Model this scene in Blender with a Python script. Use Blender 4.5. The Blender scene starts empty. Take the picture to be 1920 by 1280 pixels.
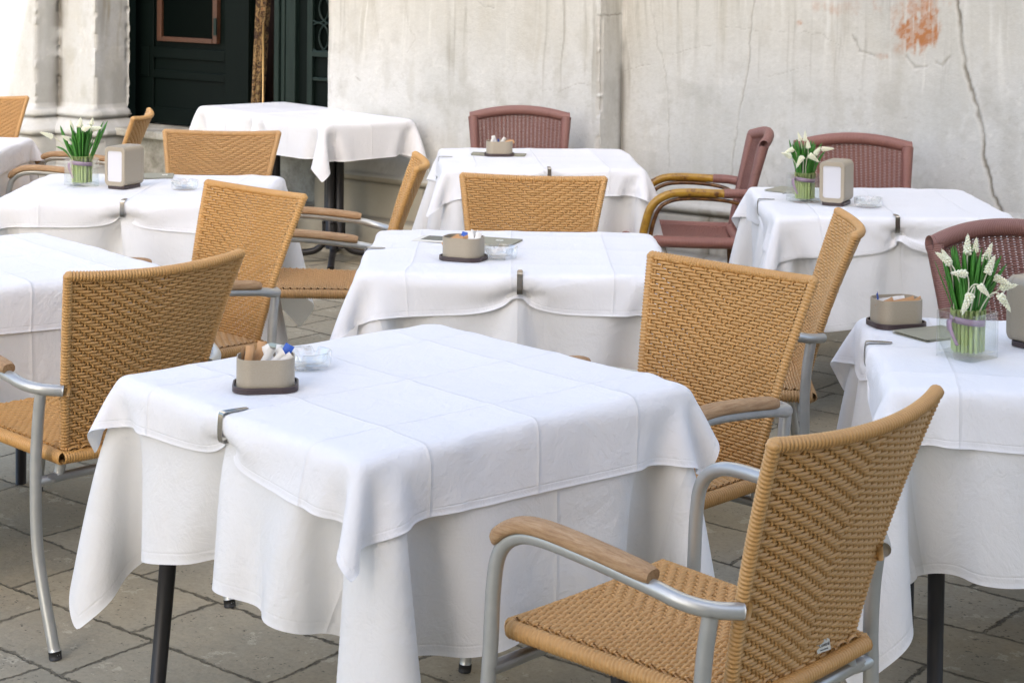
import bpy, math, random
import numpy as np
from mathutils import Vector, Matrix
R = math.radians
# ------------------------------------------------------------------ camera, world, sun, exposure
S = bpy.context.scene
col = S.collection
H = 1.618
F_PX = 3345.5
cam = bpy.data.cameras.new('camera')
cam_o = bpy.data.objects.new('camera', cam); col.objects.link(cam_o)
cam.sensor_width = 36; cam.lens = 36 * F_PX / 1920
cam.shift_x = 10.575 / 1920; cam.shift_y = -649.36 / 1920
cam.clip_end = 300
cam_o.matrix_world = Matrix.Translation((0, 0, H)) @ Matrix.Rotation(R(90) - 0.01951, 4, 'X') @ Matrix.Rotation(0.0094, 4, 'Z')
cam.dof.use_dof = True; cam.dof.focus_distance = 4.2; cam.dof.aperture_fstop = 16
S.camera = cam_o

SUN_EL = R(35); TO_SUN = Vector((-0.10, -1.0, 0)).normalized()
SUN_DIR = Vector((TO_SUN.x * math.cos(SUN_EL), TO_SUN.y * math.cos(SUN_EL), math.sin(SUN_EL)))
w = bpy.data.worlds.new('World'); S.world = w; w.use_nodes = True
nt = w.node_tree
sky = nt.nodes.new('ShaderNodeTexSky'); sky.sky_type = 'NISHITA'; sky.sun_disc = False
sky.sun_elevation = SUN_EL; sky.sun_rotation = math.atan2(TO_SUN.x, TO_SUN.y)
sky.dust_density = 3.5; sky.air_density = 1.0; sky.ozone_density = 0.6
nt.links.new(sky.outputs[0], nt.nodes['Background'].inputs[0])
nt.nodes['Background'].inputs[1].default_value = 0.15
sl = bpy.data.lights.new('sun', 'SUN'); sl.energy = 4.0; sl.angle = R(0.35); sl.color = (1, .95, .88)
so = bpy.data.objects.new('sun', sl); col.objects.link(so)
so.rotation_euler = SUN_DIR.to_track_quat('Z', 'Y').to_euler()
S.view_settings.view_transform = 'Standard'; S.view_settings.look = 'None'
S.view_settings.gamma = 1; S.view_settings.exposure = 1.72
try:
    S.cycles.max_bounces = 10; S.cycles.transparent_max_bounces = 12; S.cycles.use_denoising = True
    S.cycles.caustics_reflective = False; S.cycles.caustics_refractive = False
except Exception: pass

# ------------------------------------------------------------------ helpers
rng = random.Random(11)
def srgb(r, g, b):
    f = lambda c: (c / 255 / 12.92) if c / 255 <= .04045 else ((c / 255 + .055) / 1.055) ** 2.4
    return (f(r), f(g), f(b), 1)
class NT:
    def __init__(s, name):
        s.m = bpy.data.materials.new(name); s.m.use_nodes = True
        s.t = s.m.node_tree; s.b = s.t.nodes['Principled BSDF']; s.out = s.t.nodes['Material Output']
    def n(s, typ, ins=None, **kw):
        x = s.t.nodes.new('ShaderNode' + typ)
        for k, v in kw.items(): setattr(x, k, v)
        for k, v in (ins or {}).items():
            if hasattr(v, 'is_output') or isinstance(v, bpy.types.NodeSocket): s.t.links.new(v, x.inputs[k])
            else: x.inputs[k].default_value = v
        return x
    def math(s, op, a, b=None, c=None, clamp=False):
        x = s.t.nodes.new('ShaderNodeMath'); x.operation = op; x.use_clamp = clamp
        for i, v in enumerate((a, b, c)):
            if v is None: continue
            if isinstance(v, bpy.types.NodeSocket): s.t.links.new(v, x.inputs[i])
            else: x.inputs[i].default_value = v
        return x.outputs[0]
    def mix(s, f, a, b, mode='MIX'):
        x = s.t.nodes.new('ShaderNodeMix'); x.data_type = 'RGBA'; x.blend_type = mode
        for i, v in ((0, f), (6, a), (7, b)):
            if isinstance(v, bpy.types.NodeSocket): s.t.links.new(v, x.inputs[i])
            else: x.inputs[i].default_value = v
        return x.outputs[2]
    def ramp(s, f, pts, interp='LINEAR'):
        x = s.t.nodes.new('ShaderNodeValToRGB'); x.color_ramp.interpolation = interp
        e = x.color_ramp.elements
        while len(e) < len(pts): e.new(.5)
        for q, (p, c) in zip(e, pts): q.position = p; q.color = c if len(c) == 4 else (*c, 1)
        s.t.links.new(f, x.inputs[0]); return x.outputs[0]
    def coord(s, which='Object', scale=(1, 1, 1), rot=(0, 0, 0)):
        c = s.n('TexCoord'); m = s.n('Mapping', {'Vector': c.outputs[which], 'Scale': scale, 'Rotation': rot}); return m.outputs[0]
    def noise(s, vec, scale, detail=4, rough=.55, dist=0):
        return s.n('TexNoise', {'Vector': vec, 'Scale': scale, 'Detail': detail, 'Roughness': rough, 'Distortion': dist}).outputs[0]
    def bump(s, h, strength=.3, dist=.01, nrm=None):
        ins = {'Height': h, 'Strength': strength, 'Distance': dist}
        if nrm is not None: ins['Normal'] = nrm
        return s.n('Bump', ins).outputs[0]
    def set(s, **kw):
        for k, v in kw.items():
            k = {'color': 'Base Color', 'rough': 'Roughness', 'metal': 'Metallic', 'normal': 'Normal', 'spec': 'Specular IOR Level', 'trans': 'Transmission Weight', 'ior': 'IOR'}.get(k, k)
            if isinstance(v, bpy.types.NodeSocket): s.t.links.new(v, s.b.inputs[k])
            else: s.b.inputs[k].default_value = v
        return s.m
G3 = lambda v: (v, v, v, 1)

class MB:
    def __init__(s): s.v = []; s.f = []; s.n = 0
    def add(s, v, f):
        v = np.asarray(v, float).reshape(-1, 3); s.v.append(v)
        f = np.asarray(f, int)
        s.f += (f + s.n).tolist(); s.n += len(v)
    def raw(s, v, faces):
        v = np.asarray(v, float).reshape(-1, 3); s.v.append(v)
        s.f += [[i + s.n for i in q] for q in faces]; s.n += len(v)
    def gridsurf(s, P, closeu=False, closev=False):
        a, b = P.shape[:2]
        I = np.arange(a * b).reshape(a, b)
        if closeu: I = np.vstack([I, I[:1]])
        if closev: I = np.hstack([I, I[:, :1]])
        f = np.stack([I[:-1, :-1], I[1:, :-1], I[1:, 1:], I[:-1, 1:]], -1).reshape(-1, 4)
        s.add(P.reshape(-1, 3), f)
    def tube(s, pts, r, sides=10, caps=True, flat=None, up=(0, 0, 1)):
        P = np.asarray(pts, float); n = len(P)
        r = np.full(n, r) if np.isscalar(r) else np.asarray(r, float)
        T = np.gradient(P, axis=0); T /= np.linalg.norm(T, axis=1)[:, None] + 1e-12
        nx = np.cross(T[0], up)
        if np.linalg.norm(nx) < 1e-3: nx = np.cross(T[0], (1, 0, 0))
        nx /= np.linalg.norm(nx); fr = []
        for i in range(n):
            nx = nx - T[i] * nx.dot(T[i]); nx /= np.linalg.norm(nx) + 1e-12
            fr.append((nx.copy(), np.cross(nx, T[i])))
        A = np.linspace(0, 2 * math.pi, sides, endpoint=False)
        fx, fy = flat or (1, 1)
        Q = np.stack([P[i] + r[i] * (fx * np.cos(A)[:, None] * fr[i][0] + fy * np.sin(A)[:, None] * fr[i][1]) for i in range(n)])
        base = s.n
        s.gridsurf(Q, closev=True)
        if caps:
            s.f.append([base + k for k in range(sides)][::-1]); s.f.append([base + (n - 1) * sides + k for k in range(sides)])
    def box(s, c, d, rot=None):
        c = np.array(c, float); h = np.array(d, float) / 2
        v = np.array([[x, y, z] for x in (-1, 1) for y in (-1, 1) for z in (-1, 1)]) * h
        if rot is not None: v = v @ np.array(rot).T
        s.raw(v + c, [(0, 1, 3, 2), (4, 6, 7, 5), (0, 4, 5, 1), (2, 3, 7, 6), (0, 2, 6, 4), (1, 5, 7, 3)])
    def prism(s, poly, z0, z1):
        n = len(poly); v = [(x, y, z0) for x, y in poly] + [(x, y, z1) for x, y in poly]
        s.raw(v, [tuple(range(n))[::-1], tuple(range(n, 2 * n))] + [(i, (i + 1) % n, n + (i + 1) % n, n + i) for i in range(n)])
    def build(s, name, mat, parent=None, smooth=True, bevel=0, angle=None, sub=0, seg=2):
        me = bpy.data.meshes.new(name)
        me.from_pydata(np.vstack(s.v).tolist(), [], s.f); me.materials.append(mat)
        me.polygons.foreach_set('use_smooth', [bool(smooth)] * len(me.polygons))
        o = bpy.data.objects.new(name, me); col.objects.link(o)
        if angle: me.set_sharp_from_angle(angle=R(angle))
        if bevel:
            b = o.modifiers.new('b', 'BEVEL'); b.width = bevel; b.segments = seg; b.limit_method = 'ANGLE'; b.angle_limit = R(40)
        if sub:
            b = o.modifiers.new('s', 'SUBSURF'); b.levels = b.render_levels = sub
        if parent: o.parent = parent
        return o
def tag(o, label, cat, group=None, kind=None):
    if label: o['label'] = label
    if cat: o['category'] = cat
    if group: o['group'] = group
    if kind: o['kind'] = kind
    return o
def empty(name, loc=(0, 0, 0), rz=0, label=None, cat=None, group=None):
    o = bpy.data.objects.new(name, None); col.objects.link(o); o.empty_display_size = .1
    o.location = loc; o.rotation_euler = (0, 0, rz); return tag(o, label, cat, group)
def copy_tree(o, parent=None):
    kids = list(o.children)
    c = o.copy(); col.objects.link(c); c.parent = parent
    for ch in kids: copy_tree(ch, c)
    return c
def smooth_path(pts, per=8):
    P = np.asarray(pts, float); n = len(P); out = []
    for i in range(n - 1):
        p0 = P[max(i - 1, 0)]; p1 = P[i]; p2 = P[i + 1]; p3 = P[min(i + 2, n - 1)]
        for t in np.linspace(0, 1, per, endpoint=False):
            out.append(.5 * ((2 * p1) + (-p0 + p2) * t + (2 * p0 - 5 * p1 + 4 * p2 - p3) * t * t + (-p0 + 3 * p1 - 3 * p2 + p3) * t ** 3))
    out.append(P[-1]); return np.array(out)
def rrect(a, b, r, seg=6):
    pts = []
    for cx, cy, a0 in ((a - r, b - r, 0), (-a + r, b - r, 90), (-a + r, -b + r, 180), (a - r, -b + r, 270)):
        for k in range(seg + 1):
            t = R(a0 + 90 * k / seg); pts.append((cx + r * math.cos(t), cy + r * math.sin(t)))
    return pts
def on_table(px, py, z=.752):
    'photo pixel -> point on a horizontal plane (used once to read positions off the photograph)'
    p, r = .01951, -.0094
    x, y = px + 10.575 - 960, 640 - (py + 649.357)
    c, s = math.cos(r), math.sin(r); x, y = c * x + s * y, -s * x + c * y
    D = (x, F_PX * math.cos(p) + y * math.sin(p), -F_PX * math.sin(p) + y * math.cos(p))
    t = (z - H) / D[2]; return Vector((D[0] * t, D[1] * t, z))

# ------------------------------------------------------------------ materials
def mat_wicker(name, c1, c2):
    N = NT(name); v = N.coord('Object')
    n1 = N.noise(v, 9, 3); n2 = N.noise(v, 140, 2)
    c = N.mix(N.math('MULTIPLY', n1, .9), c1, c2)
    rd = N.n('ObjectInfo').outputs['Random']; hs_n = N.n('HueSaturation', {'Color': c, 'Value': N.math('ADD', .90, N.math('MULTIPLY', rd, .18)), 'Saturation': N.math('ADD', .94, N.math('MULTIPLY', rd, .12))}); c = hs_n.outputs[0]
    c = N.mix(N.math('MULTIPLY', N.math('GREATER_THAN', N.noise(v, 16, 4, .7), .62), .22), c, tuple(x * .55 for x in c1[:3]) + (1,))
    c = N.mix(N.math('MULTIPLY', n2, .35), c, tuple(x * .62 for x in c1[:3]) + (1,))
    return N.set(color=c, rough=.42, spec=.45, normal=N.bump(N.noise(v, 420, 2), .25, .001))
M = {}
M['wicker'] = mat_wicker('honey_wicker', (.48, .265, .092, 1), (.60, .36, .145, 1))
M['purple'] = mat_wicker('plum_wicker', (.215, .098, .082, 1), (.30, .150, .125, 1))
N = NT('brushed_aluminium'); v = N.coord()
M['alu'] = N.set(color=N.mix(N.noise(v, 30), (.40, .41, .40, 1), (.52, .53, .52, 1)), metal=.6, rough=.38, normal=N.bump(N.noise(v, 300), .08, .001))
N = NT('teak'); v = N.coord('Object', (40, 3, 40))
n = N.noise(v, 5, 8, .7, .6); n2 = N.noise(N.coord('Object', (220, 14, 220)), 4, 3, .7)
c = N.ramp(n, [(.3, (.26, .14, .06)), (.5, (.47, .29, .14)), (.72, (.62, .45, .27))])
c = N.mix(N.math('MULTIPLY', n2, .8), c, (.20, .12, .07, 1), 'MIX')
M['teak'] = N.set(color=c, rough=.7, normal=N.bump(n2, .5, .002))
N = NT('black_rubber'); M['rubber'] = N.set(color=(.015, .015, .015, 1), rough=.6)
N = NT('black_metal'); M['black'] = N.set(color=(.018, .017, .018, 1), rough=.45, metal=.3)
N = NT('grey_tabletop'); M['top'] = N.set(color=(.2, .2, .2, 1), rough=.6)

def mat_cloth(name, crease, tint=(.80, .80, .82, 1)):
    N = NT(name); uv = N.n('UVMap').outputs[0]
    sp = N.n('SeparateXYZ', {0: uv}); u, vv = sp.outputs[0], sp.outputs[1]
    obj = N.coord('Object')
    # hem
    eu = N.math('MINIMUM', u, N.math('SUBTRACT', 1, u)); ev = N.math('MINIMUM', vv, N.math('SUBTRACT', 1, vv))
    e = N.math('MINIMUM', eu, ev)
    hem = N.math('SMOOTH_MIN', N.math('MULTIPLY', N.math('ABSOLUTE', N.math('SUBTRACT', e, .014)), 500), 1, .3)
    wr = N.noise(obj, 6, 5, .6, 1.6); wr2 = N.noise(N.coord('Object', (34, 18, 22)), 1, 4, .6, 2.2)
    h = N.math('ADD', N.math('MULTIPLY', wr, 1.3), N.math('MULTIPLY', wr2, .42))
    if crease:
        for s_ in (u, vv):
            d = N.math('ABSOLUTE', N.math('SUBTRACT', N.math('FRACT', N.math('ADD', N.math('MULTIPLY', s_, 4), .5)), .5))
            tr0 = N.math('SUBTRACT', 1, N.math('MULTIPLY', d, 34), clamp=True); tri = N.math('MULTIPLY', N.math('MULTIPLY', tr0, tr0), .5)
            h = N.math('ADD', h, tri)
            h = N.math('ADD', h, N.math('MULTIPLY', d, -1.8))
    nb = N.bump(h, .6, .007)
    nb = N.bump(hem, .5, .0012, nb)
    wv = N.n('TexWave', {'Vector': N.coord('UV', (1, 1, 1)), 'Scale': 260.0, 'Distortion': 2.0, 'Detail': 1.0}, wave_type='BANDS').outputs[1]
    wv2 = N.noise(N.coord('UV', (900, 90, 1)), 1, 2); nb = N.bump(wv2, .10, .0008, nb)
    N.set(color=tint, rough=.85, spec=.15, normal=nb)
    N.b.inputs['Sheen Weight'].default_value = .15
    tr = N.n('BsdfTranslucent', {'Color': (.8, .8, .8, 1)})
    mx = N.n('MixShader', {0: .16, 1: N.b.outputs[0], 2: tr.outputs[0]})
    N.t.links.new(mx.outputs[0], N.out.inputs[0]); return N.m
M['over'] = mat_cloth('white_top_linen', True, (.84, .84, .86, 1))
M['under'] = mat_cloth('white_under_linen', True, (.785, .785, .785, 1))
N = NT('steel'); M['steel'] = N.set(color=(.42, .41, .39, 1), metal=1, rough=.22)
N = NT('greige_plastic'); M['greige'] = N.set(color=N.mix(N.noise(N.coord(), 300, 2), (.33, .285, .215, 1), (.39, .34, .265, 1)), rough=.42, metal=.15)
N = NT('brown_plastic'); M['brown'] = N.set(color=(.052, .034, .034, 1), rough=.4)
N = NT('paper_napkin'); M['napkin'] = N.set(color=(.60, .60, .63, 1), rough=.9)
def clear_glass(N, tint, ior, solid):
    N.set(color=tint, rough=.02, trans=1, ior=ior)
    lw = N.n('LayerWeight', {'Blend': .5}); fz = N.math('ADD', N.math('MULTIPLY', N.math('POWER', lw.outputs[1], 4), .75), .045); tp = N.n('BsdfTransparent', {'Color': tint}); gl = N.n('BsdfGlossy', {'Roughness': .02})
    a = N.n('MixShader', {0: fz, 1: tp.outputs[0], 2: gl.outputs[0]}); b = N.n('MixShader', {0: solid, 1: a.outputs[0], 2: N.b.outputs[0]})
    N.t.links.new(b.outputs[0], N.out.inputs[0]); return N.m
N = NT('glass'); M['glass'] = clear_glass(N, (.98, .992, .988, 1), 1.45, .07)
N = NT('water_free_glass'); M['ash'] = clear_glass(N, (.972, .99, .995, 1), 1.5, .18)
N = NT('kraft_paper'); M['kraft'] = N.set(color=N.mix(N.noise(N.coord(), 120), (.50, .27, .12, 1), (.62, .38, .2, 1)), rough=.8)
N = NT('white_paper'); M['white_paper'] = N.set(color=N.mix(N.math('GREATER_THAN', N.noise(N.coord(), 110), .66), (.80, .79, .77, 1), (.45, .1, .1, 1)), rough=.7)
N = NT('blue_paper'); M['blue_paper'] = N.set(color=(.02, .09, .42, 1), rough=.5)
N = NT('menu_cover'); M['menu'] = N.set(color=N.mix(N.noise(N.coord(), 60), (.24, .235, .18, 1), (.29, .28, .21, 1)), rough=.6)
N = NT('menu_paper'); M['menu_page'] = N.set(color=(.7, .68, .62, 1), rough=.7)
N = NT('dark_print'); M['print'] = N.set(color=N.mix(N.noise(N.coord(), 90), (.06, .065, .05, 1), (.2, .2, .17, 1)), rough=.6)
N = NT('white_print'); M['white_print'] = N.set(color=(.75, .75, .7, 1), rough=.6)
N = NT('leaf'); v = N.coord(); c = N.mix(N.noise(v, 25), (.03, .15, .015, 1), (.075, .27, .04, 1))
M['leaf'] = N.set(color=c, rough=.4, spec=.5)
N = NT('pale_stalk'); M['stalk'] = N.set(color=N.mix(N.noise(N.coord('Object', (60, 60, 4)), 6), (.30, .42, .12, 1), (.52, .60, .28, 1)), rough=.45)
N = NT('petal'); M['petal'] = N.set(color=(.82, .80, .62, 1), rough=.6); N.b.inputs['Subsurface Weight'].default_value = .1
N = NT('stem_pale'); M['stem'] = N.set(color=(.60, .60, .46, 1), rough=.5)
N = NT('mauve_ribbon'); M['ribbon'] = N.set(color=(.36, .25, .34, 1), rough=.45)
# yellow bamboo-look paint over brown
N = NT('bamboo_paint'); v = N.coord()
g = N.n('NewGeometry'); nz = N.n('SeparateXYZ', {0: g.outputs['Normal']}).outputs[2]
sp = N.n('SeparateXYZ', {0: v})
f = N.math('ADD', nz, N.math('MULTIPLY', N.math('SUBTRACT', N.noise(v, 22, 4), .5), 1.6))
M['bamboo'] = N.set(color=N.ramp(N.noise(v, 26, 4), [(.45, (.36, .20, .022)), (.60, (.28, .145, .018)), (.68, (.10, .04, .012))]), rough=.28)
N = NT('brown_tube'); M['browntube'] = N.set(color=N.ramp(N.noise(N.coord(), 30, 3), [(.4, (.06, .022, .008)), (.7, (.20, .09, .02))]), rough=.3)

PI2 = 2 * math.pi
# ------------------------------------------------------------------ value noise in numpy (used to shape and weather the walls)
_lat = np.random.default_rng(5).random((256, 256))
def vnoise(x, y):
    xi = np.floor(x).astype(int); yi = np.floor(y).astype(int); fx = x - xi; fy = y - yi
    fx = fx * fx * (3 - 2 * fx); fy = fy * fy * (3 - 2 * fy)
    a = _lat[xi & 255, yi & 255]; b = _lat[(xi + 1) & 255, yi & 255]; c = _lat[xi & 255, (yi + 1) & 255]; d = _lat[(xi + 1) & 255, (yi + 1) & 255]
    return (a * (1 - fx) + b * fx) * (1 - fy) + (c * (1 - fx) + d * fx) * fy
def fbm(x, y, o=4, g=.5):
    t = 0; a = 1; n = 0
    for k in range(o):
        t = t + a * vnoise(x * 2 ** k + 17 * k, y * 2 ** k + 31 * k); n += a; a *= g
    return t / n
sst = lambda a, b, x: (lambda t: t * t * (3 - 2 * t))(np.clip((x - a) / (b - a), 0, 1))

# ------------------------------------------------------------------ ground
N = NT('worn_paving'); v0 = N.coord('Object', rot=(0, 0, R(39.7)))
dn = N.n('TexNoise', {'Vector': v0, 'Scale': 2.2, 'Detail': 3.0})
dn2 = N.n('TexNoise', {'Vector': v0, 'Scale': 38.0, 'Detail': 5.0, 'Roughness': .7})
va = N.n('VectorMath', {0: dn.outputs[1], 1: (.5, .5, .5)}, operation='SUBTRACT')
vb = N.n('VectorMath', {0: va.outputs[0], 1: (.075, .075, 0)}, operation='MULTIPLY')
vc = N.n('VectorMath', {0: dn2.outputs[1], 1: (.5, .5, .5)}, operation='SUBTRACT')
vd = N.n('VectorMath', {0: vc.outputs[0], 1: (.032, .032, 0)}, operation='MULTIPLY')
ve = N.n('VectorMath', {0: v0, 1: vb.outputs[0]}, operation='ADD'); vf = N.n('VectorMath', {0: ve.outputs[0], 1: vd.outputs[0]}, operation='ADD')
bk = N.n('TexBrick', {'Vector': vf.outputs[0], 'Scale': 1.0, 'Mortar Size': .0065, 'Mortar Smooth': .8, 'Bias': 0.0, 'Brick Width': .46, 'Row Height': .27,
                      'Color1': (.15, .15, .15, 1), 'Color2': (.85, .85, .85, 1), 'Mortar': (0, 0, 0, 1)}, offset=.37, offset_frequency=2, squash=.8, squash_frequency=3)
mort = bk.outputs[1]
base = N.mix(bk.outputs[0], (.30, .265, .19, 1), (.54, .48, .36, 1))
big = N.noise(v0, 3.2, 5, .6); base = N.mix(N.math('MULTIPLY', N.math('SUBTRACT', big, .35), 1.4, clamp=True), base, (.46, .37, .235, 1))
med = N.noise(v0, 24, 5, .65); base = N.mix(N.math('MULTIPLY', med, .5), base, (.18, .16, .115, 1))
base = N.mix(N.math('MULTIPLY', N.math('SUBTRACT', N.noise(v0, 1.3, 4, .65), .42), 2.2, clamp=True), base, (.25, .245, .20, 1))
base = N.mix(N.math('MULTIPLY', N.math('GREATER_THAN', N.noise(v0, 8.5, 6, .75), .60), .38), base, (.60, .55, .43, 1))
base = N.mix(N.math('MULTIPLY', N.math('SUBTRACT', N.noise(v0, 70, 3, .8), .45), 1.2, clamp=True), base, (.14, .13, .10, 1))
vz = N.n('VectorMath', {0: vf.outputs[0], 1: (1, 1.9, 1)}, operation='MULTIPLY')
vor = N.math('ADD', N.n('TexVoronoi', {'Vector': vz.outputs[0], 'Scale': 55.0, 'Randomness': 1.0}).outputs[0], N.math('MULTIPLY', N.math('SUBTRACT', N.noise(v0, 40, 3), .5), .7))
pit = N.math('MULTIPLY', N.math('LESS_THAN', vor, .16), N.math('GREATER_THAN', N.noise(v0, 7, 4), .50))
base = N.mix(N.math('MULTIPLY', pit, .7), base, (.06, .055, .042, 1))
base = N.mix(N.math('MULTIPLY', mort, N.math('MULTIPLY', N.math('SUBTRACT', N.noise(v0, 11, 5, .75), .28), 2.6), clamp=True), base, (.075, .068, .05, 1))
hh = N.math('SUBTRACT', N.math('ADD', N.math('MULTIPLY', med, .35), N.math('MULTIPLY', big, .8)), N.math('ADD', N.math('MULTIPLY', mort, 1.2), N.math('MULTIPLY', pit, .35)))
M['ground'] = N.set(color=base, rough=.8, spec=.3, normal=N.bump(hh, .9, .012))
g = MB(); g.add([(-60, -60, 0), (60, -60, 0), (60, 60, 0), (-60, 60, 0)], [(0, 1, 2, 3)])
tag(g.build('ground', M['ground'], smooth=False), None, None, kind='structure')

# ------------------------------------------------------------------ the stone building
P0 = np.array([-.904, 9.821]); WD = np.array([.7695, -.6387]); WD /= np.linalg.norm(WD); WN = np.array([WD[1], -WD[0]])
bld = empty('stone_building', (P0[0], P0[1], 0), math.atan2(WD[1], WD[0]), 'weathered white stone building with dark green doorway, stained cracked wall and moulded plinth', 'building')
def s_px(u, o=0.):
    k = (u - 949.4) / F_PX
    a = P0 + o * WN
    return (k * a[1] - a[0]) / (WD[0] - k * WD[1])
def z_px(u, w_, o=0.):
    s_ = s_px(u, o); y = P0[1] + o * WN[1] + s_ * WD[1]
    return H - (w_ + 74) * y / F_PX
N = NT('weathered_stone'); vcx = N.coord('Object')
ca = N.n('VertexColor', layer_name='Col').outputs[0]
c = N.mix(N.math('MULTIPLY', N.noise(vcx, 60, 5, .7), .35), ca, (.30, .29, .26, 1), 'MIX')
M['stone'] = N.set(color=c, rough=.85, spec=.2, normal=N.bump(N.noise(vcx, 45, 6, .7), .35, .006))

def seg_dist(s_, z_, pts):
    d = np.full(s_.shape, 9.)
    for (a, b), (c_, e) in zip(pts[:-1], pts[1:]):
        L = (c_ - a) ** 2 + (e - b) ** 2 + 1e-9
        t = np.clip(((s_ - a) * (c_ - a) + (z_ - b) * (e - b)) / L, 0, 1)
        d = np.minimum(d, np.hypot(s_ - a - t * (c_ - a), z_ - b - t * (e - b)))
    return d
def wall_mesh(path, prof, ds, dz, name, paint, zfine=1.62, ztop=9):
    'sweep a (out, z) profile along a (s, o) footprint with mitred corners, then weather it'
    path = np.array(path, float); d = np.diff(path, axis=0); L = np.hypot(*d.T); d = d / L[:, None]
    nrm = np.stack([-d[:, 1], d[:, 0]], 1)             # out = +o when walking +s
    S_, O_, NS, NO, corner = [], [], [], [], []
    for i in range(len(d)):
        n = max(2, int(math.ceil(L[i] / ds[i])) + 1)
        tt = np.linspace(0, 1, n)
        if i: tt = tt[1:]
        for t in tt:
            p = path[i] + d[i] * L[i] * t
            nn = nrm[i]
            if t == 1 and i < len(d) - 1: nn = nrm[i] + nrm[i + 1]
            if t == 0 and i == 0: nn = nrm[0]
            dc = min([abs(t * L[i])] * (i > 0) + [abs((1 - t) * L[i])] * (i < len(d) - 1) + [9])
            S_.append(p[0]); O_.append(p[1]); NS.append(nn[0]); NO.append(nn[1]); corner.append(dc)
    S_, O_, NS, NO, corner = map(np.array, (S_, O_, NS, NO, corner))
    arc = np.r_[0, np.cumsum(np.hypot(np.diff(S_), np.diff(O_)))]
    zz = np.r_[np.arange(0, zfine, dz), np.linspace(zfine, ztop, 10)]
    pz = np.array(prof)
    out = np.interp(zz, pz[:, 1], pz[:, 0])
    S2 = S_[:, None] + NS[:, None] * out[None]; O2 = O_[:, None] + NO[:, None] * out[None]
    Z2 = np.broadcast_to(zz[None], S2.shape).copy(); A2 = np.broadcast_to(arc[:, None], S2.shape); C2 = np.broadcast_to(corner[:, None], S2.shape)
    colr, disp = paint(S2, O2, Z2, A2, C2)
    S2 = S2 + NS[:, None] * disp; O2 = O2 + NO[:, None] * disp
    m = MB(); m.gridsurf(np.stack([S2, -O2, Z2], -1)[:, ::-1] if False else np.stack([S2, -O2, Z2], -1))
    o = m.build(name, M['stone'], bld)
    at = o.data.color_attributes.new('Col', 'FLOAT_COLOR', 'POINT')
    at.data.foreach_set('color', np.concatenate([colr, np.ones(colr.shape[:2] + (1,))], -1).reshape(-1).astype(np.float32))
    return o
def mixc(c, f, k): return c + (np.array(k) - c) * np.clip(f, 0, 1)[..., None]
def px_path(pts, o): return [(s_px(u, o), z_px(u, w_, o)) for u, w_ in pts]
OL, OR = -.05, -.23
s616, s1127 = s_px(616, OL), s_px(1127, OL)
def stains(c, A, Z):
    n = fbm(A * 40, Z * 40, 4, .7); c = mixc(c, sst(.55, .8, n) * .30, (.38, .37, .33)); n = fbm(A * 26 + 8, Z * 26, 4, .7); c = mixc(c, sst(.6, .8, n) * .35, (.80, .79, .75))
    n = fbm(A * 11, Z * 3.2, 5, .62); c = mixc(c, sst(.5, .75, n) * .42, (.47, .46, .41))
    n = fbm(A * 3, Z * 3, 5); c = mixc(c, sst(.42, .72, n) * .5, (.50, .51, .49))
    n = fbm(A * 9 + 5, Z * 8, 4); c = mixc(c, sst(.55, .8, n) * .35, (.36, .35, .31))
    return c
def drips(c, A, Z, z0, dens, colr, k=1.):
    k = k * (.35 + .9 * sst(.35, .65, fbm(A * dens * .6 + 11, Z * 6, 4, .6)))
    dist = fbm(A * 1.5 + 3, Z * 2, 3) * .08
    f = fbm((A + dist) * dens, Z * .9 + 7, 3, .6); ln = fbm((A + dist) * dens * .33, Z * 0 + 3, 2)
    reach = z0 - .75 * ln
    return mixc(c, sst(.54, .74, f) * sst(-.1, .35, Z - reach) * k, colr)
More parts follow.
